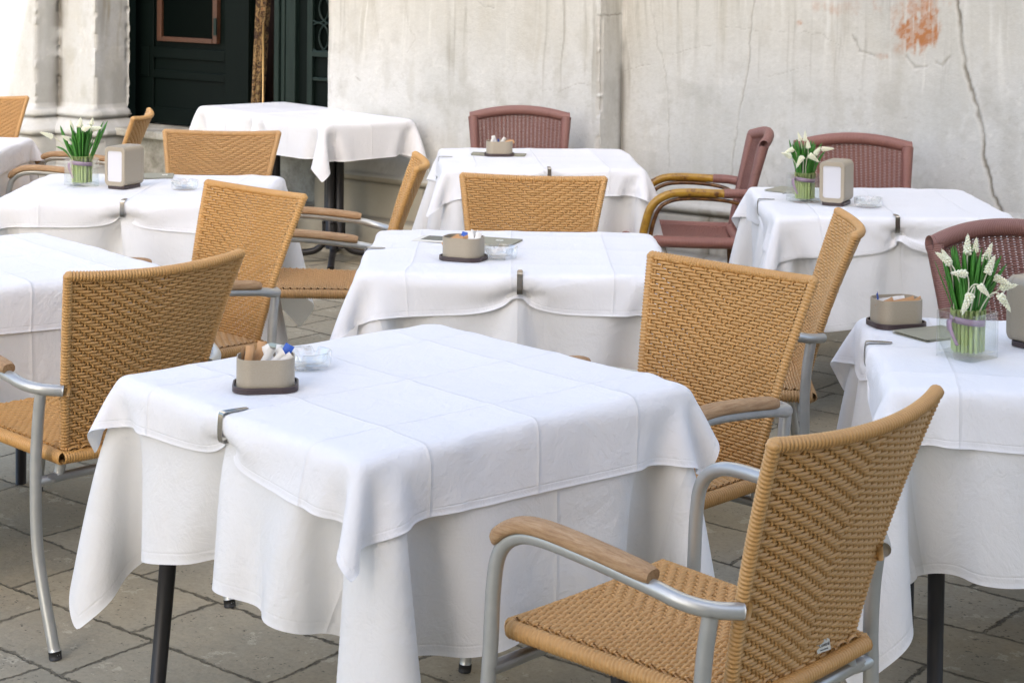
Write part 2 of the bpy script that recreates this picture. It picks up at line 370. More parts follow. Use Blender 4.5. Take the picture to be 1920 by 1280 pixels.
def paint_right(S2, O2, Z2, A2, C2):
    c = np.ones(S2.shape + (3,)) * np.array((.612, .615, .595)); disp = (fbm(A2 * 4, Z2 * 4, 4) - .5) * .008
    c = stains(c, A2, Z2)
    c = mixc(c, sst(1.0, 1.5, Z2 + .2 * fbm(A2 * 2, Z2, 3)) * .45, (.60, .56, .46))
    c = drips(c, A2, Z2, 1.55, 16, (.46, .43, .35), .45); c = drips(c, A2 + 9, Z2, 1.5, 34, (.72, .71, .66), .7)
    c = drips(c, A2 + 4, Z2, 1.45, 44, (.30, .28, .23), .5)
    right = S2 > s1127 - .01
    c = mixc(c, np.where(right, .35, 0) * sst(.4, .7, fbm(A2 * 2.2 + 1, Z2 * 1.3, 3)), (.42, .43, .42))
    # low dirt
    c = mixc(c, sst(.75, .35, Z2 + .25 * (fbm(A2 * 3, Z2 * 3, 3) - .5)) * .35, (.40, .38, .31))
    plinth = Z2 < .44
    left_low = plinth & (S2 < s1127 - .2)
    c = mixc(c, np.where(left_low, .75, 0), (.34, .30, .21))
    c = mixc(c, np.where(plinth, sst(.45, .7, fbm(A2 * 12, Z2 * 3, 4)) * .6, 0), (.22, .19, .14))
    # joints between the plinth blocks
    for z_, a_ in ((.405, .008), (.215, .006), (.555, .0)):
        j = np.exp(-((Z2 - z_) / .007) ** 2); c = mixc(c, j * (.8 if a_ else .2), (.10, .09, .07)); disp -= j * a_
    jv = np.abs(((A2 + .23) % .62) - .31) < .006; jv &= (Z2 < .40)
    c = mixc(c, np.where(jv, .6, 0), (.14, .12, .09)); disp -= np.where(jv, .004, 0)
    # cracks
    wob = (fbm(A2 * 30, Z2 * 30, 3) - .5) * .02
    cr = [(OR, [(1795, -10), (1805, 70), (1815, 130), (1835, 190), (1848, 250), (1850, 300), (1868, 350), (1888, 410)], .009, .95),
          (OR, [(1414, -10), (1408, 60), (1405, 130), (1392, 190), (1385, 240), (1375, 330)], .005, .6),
          (OR, [(1218, -10), (1232, 70), (1248, 130), (1256, 190), (1258, 320)], .004, .45),
          (OR, [(1358, 48), (1450, 54), (1540, 58), (1580, 82)], .0018, .5), (OR, [(1262, 100), (1300, 88), (1335, 82)], .002, .5),
          (OR, [(1170, 131), (1222, 118)], .002, .6), (OR, [(1440, 142), (1480, 130), (1520, 118)], .002, .4), (OR, [(1175, 232), (1260, 232), (1370, 228)], .001, .25),
          (OR, [(1430, 300), (1440, 330), (1452, 360)], .003, .6), (OR, [(1560, 240), (1640, 225), (1760, 205)], .001, .25),
          (OR, [(1600, 60), (1612, 92), (1640, 100)], .005, .5), (OR, [(1700, 100), (1716, 122), (1740, 118)], .005, .45), (OR, [(1758, 110), (1768, 118), (1782, 100)], .006, .4),
          (OL, [(885, -5), (905, 10), (925, 18)], .004, .6), (OL, [(1015, 170), (1050, 172), (1085, 156), (1122, 158)], .002, .5), (OL, [(667, 150), (676, 156)], .003, .8),
          (OL, [(1120, 26), (1140, 30)], .004, .8), (OL, [(760, 20), (768, 60), (780, 75), (765, 100)], .002, .35), (OL, [(700, -5), (705, 40), (710, 80)], .0025, .4)]
    for o_, pts, wd, k in cr:
        q = px_path(pts, o_); dd = seg_dist(S2 + wob, Z2 + wob, q)
        f = np.exp(-(dd / wd) ** 2) * (.62 + .5 * sst(.3, .6, fbm(A2 * 9 + wd * 999, Z2 * 9, 3)))
        sel = (S2 > s1127 + .01) if o_ == OR else (S2 <= s1127)
        f = np.where(sel, f, 0)
        k = k if wd > .008 else k * .7
        c = mixc(c, f * k, (.19, .17, .13)); disp -= f * wd * (.7 if wd > .004 else .35)
        lite = np.exp(-((dd - wd * 1.8) / (wd * .8)) ** 2) * np.where(sel, .3 * k, 0); c = mixc(c, lite, (.72, .70, .66))
    # rust
    for (u, w_, ru, rw, k) in ((1722, 48, 36, 38, 1.), (1700, 8, 60, 30, .6), (1745, 65, 24, 16, .9), (1560, 12, 40, 14, .35), (1500, 38, 8, 6, .6), (1655, 100, 10, 5, .4)):
        a = s_px(u, OR); b = z_px(u, w_, OR); ra = abs(s_px(u + ru, OR) - a); rb = abs(z_px(u, w_ + rw, OR) - b)
        rr = np.hypot((S2 - a) / ra, (Z2 - b) / rb) + (fbm(A2 * 12, Z2 * 9, 5, .7) - .5) * 2.6 + sst(.5, .7, fbm(A2 * 60, Z2 * 3, 2)) * .5
        c = mixc(c, np.where(right, sst(1.35, .35, rr) * k * (.55 + .4 * sst(.4, .6, fbm(A2 * 50, Z2 * 50, 3, .7))), 0), (.42, .14, .022))
    # inner corner grime, chipped outer corner
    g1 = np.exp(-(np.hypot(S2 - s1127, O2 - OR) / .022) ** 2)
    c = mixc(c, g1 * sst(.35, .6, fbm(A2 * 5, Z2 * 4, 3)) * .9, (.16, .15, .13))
    oc = np.hypot(S2 - s1127, O2 - OL)
    ch = sst(.03, .0, oc) * sst(.42, .62, fbm(Z2 * 22 + 3, A2 * 8, 3)); disp -= ch * .014; c = mixc(c, ch * .5, (.50, .48, .43))
    return c, disp
def paint_left(S2, O2, Z2, A2, C2):
    c = np.ones(S2.shape + (3,)) * np.array((.55, .57, .58)); disp = (fbm(A2 * 5, Z2 * 5, 4) - .5) * .006
    c = stains(c, A2, Z2)
    c = drips(c, A2, Z2, 1.6, 22, (.34, .31, .24), .8)
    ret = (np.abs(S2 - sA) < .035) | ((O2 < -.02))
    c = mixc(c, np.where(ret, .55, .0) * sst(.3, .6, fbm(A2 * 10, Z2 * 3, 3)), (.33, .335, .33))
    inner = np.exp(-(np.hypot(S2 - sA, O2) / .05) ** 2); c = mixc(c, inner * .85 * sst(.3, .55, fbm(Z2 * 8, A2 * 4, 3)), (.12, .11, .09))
    for z_ in (.595, .485, .30):
        j = np.exp(-((Z2 - z_) / .009) ** 2); c = mixc(c, j * .85, (.10, .095, .085)); disp -= j * .008
    c = mixc(c, sst(.5, .35, Z2) * .45, (.36, .37, .37))
    chip = sst(.03, .0, C2) * sst(.45, .65, fbm(Z2 * 25, A2 * 9, 3)); disp -= chip * .010
    return c, disp
sA = s_px(67, .18); sB = s_px(178, 0)
sD0 = s_px(240, -.26)
prof_l = [(.10, 0), (.10, .30), (.085, .31), (.085, .475), (.095, .485), (.105, .50), (.105, .52), (.09, .535), (.055, .57), (.04, .595), (.05, .605), (.055, .62), (.045, .64), (.012, .655), (0, .68), (0, 9)]
wall_mesh([(-8, .18), (-3.9, .18), (sA, .18), (sA, 0), (sB, 0), (sB, -.26), (sD0 + .01, -.26)], prof_l, [1, .009, .008, .008, .008, .008], .008, 'pilaster', paint_left)
prof_r = [(.115, 0), (.115, .15), (.11, .19), (.095, .21), (.055, .215), (.05, .225), (.05, .39), (.04, .40), (.055, .408), (.066, .42), (.068, .435), (.06, .45), (.045, .455), (.035, .47), (.02, .52), (.008, .548), (0, .56), (0, 9)]
wall_mesh([(s616, -.6), (s616, OL), (s1127, OL), (s1127, OR), (s_px(1935, OR), OR), (9, OR)], prof_r, [.05, .0062, .0062, .0062, 1], .0062, 'wall', paint_right)
# threshold and steps
N = NT('threshold_stone'); v = N.coord()
M['thr'] = N.set(color=N.ramp(N.noise(v, 6, 6, .7), [(.35, (.16, .15, .12)), (.6, (.40, .39, .34))]), rough=.85, normal=N.bump(N.noise(v, 25, 6, .7), .6, .01))
m = MB(); m.box(((sB + s616) / 2, .36, .245), (s616 - sB - .02, .30, .49)); m.box(((sB + s616) / 2 - .02, .30, .515), (s616 - sB - .06, .42, .05))
m.box(((sB + s616) / 2, .02, .11), (s616 - sB - .30, .35, .22)); m.build('threshold', M['thr'], bld, smooth=False, bevel=.012)
# door frame, door, interior
N = NT('green_door'); v = N.coord('Object', (3, 3, .4)); M['green'] = N.set(color=N.mix(N.noise(v, 8, 5), (.0005, .0026, .002, 1), (.0011, .0046, .0036, 1)), rough=.6, spec=.12, normal=N.bump(N.noise(N.coord('Object', (60, 60, 3)), 4, 3), .15, .003))
N = NT('green_frame'); v = N.coord('Object', (12, 12, 1)); M['green2'] = N.set(color=N.mix(N.noise(v, 6, 5), (.004, .010, .009, 1), (.016, .030, .025, 1)), rough=.5, spec=.2)
N = NT('rust_wood'); M['rustwood'] = N.set(color=N.mix(N.noise(N.coord(), 20), (.04, .014, .006, 1), (.085, .036, .018, 1)), rough=.5)
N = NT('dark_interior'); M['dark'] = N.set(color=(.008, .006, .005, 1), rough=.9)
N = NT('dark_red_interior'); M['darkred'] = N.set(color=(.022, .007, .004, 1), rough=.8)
N = NT('window_dark'); M['dwin'] = N.set(color=(.001, .0025, .002, 1), rough=.4, spec=.03)
OD = -.42
def sd(u): return s_px(u, OD)
zd = lambda u, w_: z_px(u, w_, OD)
m = MB()
def slab(m, u0, u1, z0, z1, y0, y1): m.box(((sd(u0) + sd(u1)) / 2, (y0 + y1) / 2, (z0 + z1) / 2), (abs(sd(u1) - sd(u0)), y1 - y0, z1 - z0))
slab(m, 238, 256, .54, 2.6, .26, .44); slab(m, 517, 526, .54, 2.6, .405, .46); slab(m, 528, 535, .54, 2.6, .415, .46); slab(m, 538, 556, .54, 2.6, .41, .46)
m.box(((sD0 + s616) / 2, .36, 2.68), (s616 - sD0 + .1, .2, .16))
m.build('door_frame', M['green2'], bld, smooth=False, bevel=.006)
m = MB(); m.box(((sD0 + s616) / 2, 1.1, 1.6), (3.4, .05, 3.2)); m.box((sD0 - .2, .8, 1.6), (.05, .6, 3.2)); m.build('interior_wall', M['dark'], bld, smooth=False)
door = None
m = MB(); z0 = .55
slab(m, 256, 468, z0, 2.6, .43, .47); door = m.build('door', M['green'], bld, smooth=False, bevel=.004)
m = MB()
for a, b, c_, d_ in ((256, 290, z0, 2.6), (424, 468, z0, 2.6), (290, 424, z0, z0 + .10), (290, 424, zd(360, 148) - .03, zd(360, 148) + .02), (290, 424, zd(360, 92) - .09, zd(360, 92) - .02)):
    slab(m, a, b, c_, d_, .412, .429)
m.build('door_rail', M['green'], door, smooth=False, bevel=.004)
m = MB(); zb = zd(355, 86)
slab(m, 300, 308, zb, 2.4, .395, .428); slab(m, 404, 412, zb, 2.4, .395, .428); slab(m, 309, 403, zb, zb + .03, .393, .428)
fr = m.build('window_frame', M['rustwood'], door, smooth=False, bevel=.003)
m = MB(); slab(m, 309, 403, zb + .03, 2.4, .41, .414); m.build('pane', M['dwin'], fr, smooth=False)
m = MB(); slab(m, 408, 413, zd(410, 72), zd(410, 40), .385, .394); m.build('hinge', M['green2'], door, smooth=False)
m = MB(); slab(m, 266, 284, zd(275, 150), zd(275, 92), .402, .411); m.build('lock_plate', M['green'], door, smooth=False, bevel=.003)
m = MB(); slab(m, 545, 640, z0, 2.6, .44, .48); sp_ = m.build('side_panel', M['green'], bld, smooth=False)
m = MB(); zr = zd(600, 100)
slab(m, 577, 587, z0, 2.6, .415, .439); slab(m, 588, 640, zr - .035, zr, .405, .439); slab(m, 588, 640, zd(600, 150) - .02, zd(600, 150), .415, .439)
m.build('panel_rail', M['green2'], sp_, smooth=False, bevel=.004)
m = MB(); slab(m, 588, 640, zr, 2.5, .436, .4395); m.build('pane', M['dwin'], sp_, smooth=False)
m = MB()
for k in range(7):
    for s0 in (sd(597), sd(617)):
        zc = zr + .08 + .17 * k
        a = np.linspace(0, 2 * math.pi, 22)
        m.tube(np.stack([s0 + .085 * np.cos(a), np.full(22, .425), zc + .085 * np.sin(a)], 1), .006, 6, caps=False)
m.build('iron_lattice', M['green2'], sp_)
# dark red recess behind the curtain, curtain and brass pole
m = MB(); m.box(((sd(474) + sd(512)) / 2, .60, 1.6), (sd(512) - sd(474) + .1, .03, 2.2)); m.build('inner_door', M['darkred'], bld, smooth=False)
N = NT('curtain_fabric'); v = N.coord('Object', (1, 1, 1)); n = N.noise(v, 26, 5, .7, 1.5)
M['curtain'] = N.set(color=N.ramp(n, [(.40, (.025, .010, .006)), (.5, (.10, .055, .02)), (.56, (.27, .19, .08)), (.68, (.22, .06, .03))]), rough=.8)
zs = np.linspace(.56, 2.5, 40); us = np.linspace(0, 1, 60)
Pc = np.zeros((60, 40, 3))
for i, t in enumerate(us):
    for j, z_ in enumerate(zs):
        q = np.clip((z_ - .6) / .9, 0, 1.6); l_ = 466 + 13 * q; r_ = 486 + 18 * min(q, 1.2)
        s_ = sd(l_) + (sd(r_) - sd(l_)) * t
        Pc[i, j] = (s_, .435 + .022 * math.sin(t * 16 + z_ * .8) + .008 * math.sin(t * 31), z_)
Mloc = Matrix.Translation((P0[0], P0[1], 0)) @ Matrix.Rotation(math.atan2(WD[1], WD[0]), 4, 'Z')
m = MB(); m.gridsurf(Pc); o = m.build('curtain', M['curtain']); o.matrix_world = Mloc
so_ = o.modifiers.new('s', 'SOLIDIFY'); so_.thickness = .004
tag(o, 'patterned gold and dark red curtain gathered at the right side of the green door', 'curtain')
N = NT('brass'); M['brass'] = N.set(color=(.55, .36, .15, 1), rough=.4, metal=.4)
m = MB(); m.tube([(sd(500), .395, .55), (sd(500), .395, 1.0), (sd(500), .395, 1.22)], .006, 8); o = m.build('pole', M['brass']); o.matrix_world = Mloc
tag(o, 'thin upright brass coloured pole beside the patterned curtain', 'pole')

# added unseen building, placed and shaped to keep the terrace in shade
def hit(p, zt): t = (zt - p[2]) / SUN_DIR.z; return Vector(p) + SUN_DIR * t
q1s = s_px(46, .18); q2s = s_px(3, .18)
def wpt(s_, o_, z_): a = P0 + s_ * WD + o_ * WN; return Vector((a[0], a[1], z_))
h1 = hit(wpt(q1s, .18, z_px(46, 0, .18)), 16.); h2 = hit(wpt(q2s, .18, z_px(3, 190, .18)), 16.)
e = (h2 - h1); e.z = 0; e.normalize()
if e.y > 0: e = -e
a_ = h1 - e * .0 + Vector((-e.x, -e.y, 0)) * 3.5; b_ = h1 + e * 16
rt = Vector((-e.y, e.x, 0)); rt = rt if rt.x > 0 else -rt
N = NT('shade_building_plaster'); M['plaster'] = N.set(color=N.mix(N.noise(N.coord(), .6, 5), (.42, .33, .22, 1), (.52, .43, .31, 1)), rough=.9)
m = MB(); c4 = [a_, b_, b_ + rt * 34, a_ + rt * 34]
m.prism([(p.x, p.y) for p in c4][::-1], 0, 16.); hs = m.build('shade_building', M['plaster'], smooth=False)
tag(hs, 'unseen tall plastered building added to shade the terrace', 'building')
# ------------------------------------------------------------------ draping the cloths: a small position-based cloth solver
from mathutils.kdtree import KDTree
def cloth_normals(P):
    du = np.gradient(P, axis=0); dv = np.gradient(P, axis=1); n = np.cross(du, dv)
    return n / np.maximum(np.linalg.norm(n, axis=-1, keepdims=True), 1e-9)
def upsample(P, n2):
    n = P.shape[0]; t = np.linspace(0, n - 1, n2); i = np.minimum(t.astype(int), n - 2); f = (t - i)[:, None, None]
    P = P[i] * (1 - f) + P[i + 1] * f; f = (t - i)[None, :, None]
    return P[:, i] * (1 - f) + P[:, i + 1] * f
def drape_level(P, n, L, ang, off, hx, hy, clips, under, steps, iters, pleat, bend, start, fold=0):
    s = np.linspace(-L / 2, L / 2, n); X, Y = np.meshgrid(s, s, indexing='ij'); c, sn = math.cos(ang), math.sin(ang)
    Rs = np.stack([c * X - sn * Y + off[0], sn * X + c * Y + off[1]], -1)
    h = L / (n - 1); dt = 1 / 60.; V = np.zeros_like(P); thick = .006
    b = np.array([hx, hy, .024]); z0 = .002 if under is None else .006
    core = (np.abs(Rs[..., 0]) < hx * .7) & (np.abs(Rs[..., 1]) < hy * .7)
    pin = np.zeros((n, n), bool); T = P.copy()
    for ax, sg, pos in clips:
        He = (hx, hy)[ax]; o = 1 - ax; d = Rs[..., ax] * sg - He; l = Rs[..., o] - pos
        W = .045 if under is None else max(.024, h * .8)
        m_ = (d > -.045) & (d < (.055 if under is None else .085)) & (np.abs(l) < W)
        pl = pleat if under is None else 1.; e = -.004 if under is None else .008
        tt = np.zeros_like(P)
        tt[..., o] = pos + l * (1 - (1 - pl) * np.clip(d / .03, 0, 1))
        tt[..., ax] = sg * np.where(d < 0, He + d, np.where(d < .04, He + e, He + e - (d - .04) * .95))
        tt[..., 2] = np.where(d < 0, z0, np.where(d < .04, e - d, e - .04 - (d - .04) * .25 - (e if under is None else .006)))
        if fold and under is None:      # the clip also holds a Z-shaped pleat
            mz = (d > .028) & (d < .075) & (np.abs(l) < .10)
            lz = np.interp(l, [-.10, -.018, .018, .10], [-.062, .022, -.022, .062]); dz = np.interp(l, [-.10, -.02, .0, .02, .10], [-.008, -.024, -.014, -.004, -.002])
            tt[..., o] = np.where(mz, pos + fold * lz * np.clip((d - .0) / .05, 0, 1) + fold * l * (1 - np.clip(d / .05, 0, 1)), tt[..., o])
            if fold < 0: tt[..., o] = np.where(mz, 2 * pos - tt[..., o], tt[..., o])
            tt[..., ax] = np.where(mz, sg * (He + dz), tt[..., ax]); tt[..., 2] = np.where(mz, -d, tt[..., 2]); m_ = (m_ & (d < .028)) | mz
        T[m_] = tt[m_]; pin |= m_
    if start: P[..., 2] = np.where(core, z0, P[..., 2] - P[..., 2].min() + z0)
    w_ = np.where(pin | core, 0., 1.); w0_ = np.where(core, 0., 1.)
    sc = h / .0196
    cons = [(1, 0, 1.), (0, 1, 1.), (1, 1, .6), (1, -1, .6), (2, 0, bend / sc), (0, 2, bend / sc), (4, 0, bend * .35 / sc), (0, 4, bend * .35 / sc)]
    C_ = []
    for di, dj, k, in cons:
        aj = abs(dj); A_ = (slice(0, n - di), slice(0, n - dj)) if dj >= 0 else (slice(0, n - di), slice(aj, n))
        B_ = (slice(di, n), slice(dj, n)) if dj >= 0 else (slice(di, n), slice(0, n - aj))
        C_.append((A_, B_, k, h * math.hypot(di, dj), max(di, aj) >= 2))
    kd = None
    if under is not None:
        UP = under.reshape(-1, 3); UN = cloth_normals(under).reshape(-1, 3); kd = KDTree(len(UP))
        for i, p in enumerate(UP): kd.insert(p, i)
        kd.balance()
    rel = 60 if start else 0
    for st in range(steps):
        V[..., 2] -= 9.8 * dt * (max(.2, .5 - max(0, st / steps - .6) * 1.2) if start else .13); V *= .91
        old = P.copy(); P = P + V * dt
        if st > rel: P[pin] = old[pin] + (T[pin] - old[pin]) * .15
        P[core] = old[core]; ww = w_ if st > rel else w0_
        if kd is not None and st % 5 == 0:
            F = P.reshape(-1, 3); idx = np.fromiter((kd.find(p)[1] for p in F), int, len(F)); NP = UP[idx].reshape(P.shape); NN = UN[idx].reshape(P.shape)
        wab = [(ww[A_], ww[B_]) for A_, B_, k, r_, bd in C_]
        free = (~core) & (~pin if st > rel else True)
        for it in range(iters):
            for (A_, B_, k, r_, bd), (wa, wb) in zip(C_, wab):
                D = P[B_] - P[A_]; ln = np.sqrt((D * D).sum(-1)) + 1e-9
                cc_ = (ln - r_) / ln * (k * .55) / (wa + wb + 1e-9)
                if bd: cc_ = np.where(ln < r_, cc_, 0)
                P[A_] += D * (cc_ * wa)[..., None]; P[B_] -= D * (cc_ * wb)[..., None]
            q = P.copy(); q[..., 2] += .024
            a = np.abs(q) - (b - thick); ou = np.maximum(a, 0); gl = np.sqrt((ou * ou).sum(-1)); dist = gl + np.minimum(a.max(-1), 0) - thick
            ins = dist < .002
            g_ = np.sign(q) * np.where((gl > 1e-9)[..., None], ou / np.maximum(gl, 1e-9)[..., None], (a == a.max(-1, keepdims=True)))
            P = np.where((ins & free)[..., None], P + g_ * (.002 - dist)[..., None], P)
            if it == iters - 1: fr = .6 if st > 40 or not start else .1; P[..., :2] = np.where(ins[..., None], P[..., :2] * (1 - fr) + old[..., :2] * fr, P[..., :2])
            if kd is not None:
                dP = P - NP; sdist = (dP * NN).sum(-1); m_ = (sdist < .005) & ((dP * dP).sum(-1) < .0025) & ~pin
                P = np.where(m_[..., None], P + NN * (.005 - sdist)[..., None] * .6, P)
        V = np.clip((P - old) / dt, -3, 3)
    return P, z0
def drape(L, ang, off, hx, hy, clips, under=None, seed=0, pleat=.6, bend=.022, n=(36, 71), steps=(380, 110), fold=0):
    rg = np.random.default_rng(seed); s = np.linspace(-L / 2, L / 2, n[0]); X, Y = np.meshgrid(s, s, indexing='ij'); c, sn = math.cos(ang), math.sin(ang)
    P = np.stack([c * X - sn * Y + off[0], sn * X + c * Y + off[1], np.full_like(X, .012)], -1)
    for k in range(14):
        a = rg.uniform(0, 2 * math.pi); f = rg.uniform(4, 16); P[..., 2] += .00075 * (1 + np.sin(f * (P[..., 0] * math.cos(a) + P[..., 1] * math.sin(a)) + rg.uniform(0, 6.28))) * rg.uniform(.3, 1)
    P, z0 = drape_level(P, n[0], L, ang, off, hx, hy, clips, under, steps[0], 11, pleat, bend, True, fold)
    P = upsample(P, n[1]); P, z0 = drape_level(P, n[1], L, ang, off, hx, hy, clips, under, steps[1], 13, pleat, bend, False, fold)
    m_ = (np.abs(P[..., 0]) < hx - .012) & (np.abs(P[..., 1]) < hy - .012) & (P[..., 2] > -.006)
    P[..., 2] = np.where(m_, np.minimum(P[..., 2], z0 + .0015), P[..., 2]); return P
CL = {}
for k_, au, ou_, ao, oo, hx_, hy_, cl_, sd0 in (('A', .02, (.02, .03), -.02, (.015, .0), .40, .42, [(1, -1, 0)], 1), ('B', -.02, (.02, .01), .015, (-.01, .01), .41, .41, [(1, -1, .02), (0, -1, 0)], 7),
                                               ('C', .04, (-.02, .01), -.03, (.01, 0), .41, .41, [(0, -1, .05), (1, 1, 0)], 21)):
    CL[k_ + 'U'] = drape(1.51 if k_ == 'A' else 1.56, au, ou_, hx_, hy_, cl_, None, sd0, fold=1 if k_ == 'A' else 0)
    CL[k_ + 'O'] = drape(1.03 if k_ == 'A' else 1.06, ao, oo, hx_ + .003, hy_ + .003, cl_, CL[k_ + 'U'], sd0 + 5, bend=.02, n=(33, 73), steps=(240, 90))
CL['HU'] = drape(1.02, .03, (0, 0), .33, .33, [], None, 3, n=(30, 53), steps=(260, 70))
# ------------------------------------------------------------------ cloth
def cloth_obj(name, key, T, ztop, mat, label, cat, group, hx0, hy0, swap=False, rot=0, mirror=False, jit=0):
    P = CL[key].copy(); n = P.shape[0]
    x, y, yaw, sx, sy = T
    if swap: P = P[..., [1, 0, 2]]; hx0, hy0 = hy0, hx0
    for _ in range(rot): P = np.stack([-P[..., 1], P[..., 0], P[..., 2]], -1); hx0, hy0 = hy0, hx0
    if mirror: P[..., 0] *= -1
    fx, fy = sx / 2 / hx0, sy / 2 / hy0
    P[..., 0] *= fx; P[..., 1] *= fy
    if name == 'top_cloth':
        s_ = np.linspace(0, 1, n); tri = np.abs((s_ * 4 + .5) % 1 - .5)
        up = (P[..., 2] > -.004)
        P[..., 2] += np.where(up, .0022 * np.exp(-(tri[:, None] / .10) ** 2) + .0016 * np.exp(-(tri[None] / .10) ** 2), 0)
    m = MB(); m.gridsurf(P); o = m.build(name, mat, sub=1)
    uvl = o.data.uv_layers.new(name='UVMap'); li = np.zeros(len(o.data.loops), int); o.data.loops.foreach_get('vertex_index', li)
    U = np.stack([li // n, li % n], 1) / (n - 1); uvl.data.foreach_set('uv', U.reshape(-1).astype(np.float32))
    o.location = (x, y, ztop); o.rotation_euler = (0, 0, R(yaw)); return tag(o, label, cat, group)
def make_table(label, T, ztop):
    x, y, yaw, sx, sy = T
    t = empty('cafe_table', (x, y, 0), R(yaw), label, 'table', 'square café tables')
    m = MB(); m.prism(rrect(sx / 2 - .012, sy / 2 - .012, .03), ztop - .028, ztop - .001); m.build('tabletop', M['top'], t, smooth=False, bevel=.004)
    m = MB(); m.box((0, 0, ztop - .05), (sx * .78, .03, .03)); m.box((0, 0, ztop - .052), (.03, sy * .78, .028)); m.build('table_frame', M['black'], t, smooth=False)
    for a in (-1, 1):
        for b in (-1, 1):
            m = MB(); lx, ly = a * (sx / 2 - (.09 if a < 0 and yaw < -40 else .125)), b * (sy / 2 - (.09 if a < 0 and yaw < -40 else .125))
            m.tube([(lx, ly, ztop - .03), (lx + a * .01, ly + b * .01, .35), (lx + a * (.03 if yaw < -40 else .01), ly + b * (.03 if yaw < -40 else .01), .0)], [.02, .018, .016], 12); m.build('leg', M['black'], t)
    return t
TB = {'A': (-.207, 3.668, -47.66, .825, .865), 'B': (.032, 5.313, -1.03, .875, .80), 'C': (.145, 7.821, 2.87, .85, .82), 'D': (1.351, 6.491, -.92, .83, .80),
      'E': (-1.35, 6.704, -.22, .94, .80), 'F': (-1.515, 5.028, 40.5, .83, .81), 'G': (1.245, 3.964, -6.46, .83, .76), 'I': (-2.66, 8.10, 0, .82, .8)}
ZT = .744
names = {'A': 'the nearest table in the foreground', 'B': 'the middle table with sugar bowl and flat menu', 'C': 'the far table before the plum chair and wall',
         'D': 'the right back table', 'E': 'the left back table', 'F': 'the empty table cut by the left edge',
         'G': 'the right front table with the big flower vase', 'I': 'the small table far back at the left edge'}
cfgs = {'A': ('A', {}), 'B': ('B', {}), 'C': ('B', {}), 'D': ('B', dict(swap=True)), 'E': ('A', {}), 'F': ('C', {}), 'G': ('C', {}), 'I': ('A', dict(mirror=True))}
hs_ = {'A': (.40, .42), 'B': (.41, .41), 'C': (.41, .41)}
for k, T in TB.items():
    make_table('square table hidden under white cloths, ' + names[k], T, ZT)
    kk, kw = cfgs[k]
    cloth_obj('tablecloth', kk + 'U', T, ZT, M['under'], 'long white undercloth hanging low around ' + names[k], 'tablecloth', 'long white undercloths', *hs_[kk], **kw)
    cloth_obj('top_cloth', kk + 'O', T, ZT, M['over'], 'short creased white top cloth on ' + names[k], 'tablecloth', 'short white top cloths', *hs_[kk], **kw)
# two pedestal tables by the door
nH = Vector((-.93, 9.03, 0)); dL = Vector((-.62, .785, 0)).normalized(); dR = Vector((.785, .62, 0)).normalized()
ayaw = math.degrees(math.atan2(dL.y, dL.x)) - 90
for i, lab in enumerate(('right of the two joined by the door', 'left of the two joined by the door')):
    c_ = nH + dR * .29 + dL * (.33 + .65 * i)
    T = (c_.x, c_.y, ayaw, .58, .67); zt = .774 + .004 * i
    t = empty('pedestal_table', (c_.x, c_.y, 0), R(ayaw), 'black iron pedestal table under a white cloth, ' + lab, 'table', 'pedestal tables by the door')
    m = MB(); m.prism(rrect(.28, .30, .03), zt - .03, zt - .002); m.build('tabletop', M['top'], t, smooth=False, bevel=.004)
    m = MB()
    for a in range(4): m.tube([(.034 * math.cos(a * PI2 / 4 + .4), .034 * math.sin(a * PI2 / 4 + .4), .08), (.034 * math.cos(a * PI2 / 4 + .4), .034 * math.sin(a * PI2 / 4 + .4), zt - .03)], .024, 12)
    m.build('column', M['black'], t)
    for a in range(4):
        q = a * PI2 / 4 + .95; m = MB(); c2, s2 = math.cos(q), math.sin(q)
        m.tube(smooth_path([(c2 * .045, s2 * .045, .22), (c2 * .05, s2 * .05, .12), (c2 * .10, s2 * .10, .065), (c2 * .2, s2 * .2, .05), (c2 * .27, s2 * .27, .03), (c2 * .29, s2 * .29, .018)], 5), .018, 10)
        m.build('foot', M['black'], t)
    cloth_obj('tablecloth', 'HU', T, zt, M['over'], 'white cloth on the ' + ('right' if i == 0 else 'left') + ' one of the two joined tables by the green door', 'tablecloth', 'cloths on the pedestal tables', .33, .33, rot=i * 2, mirror=False)

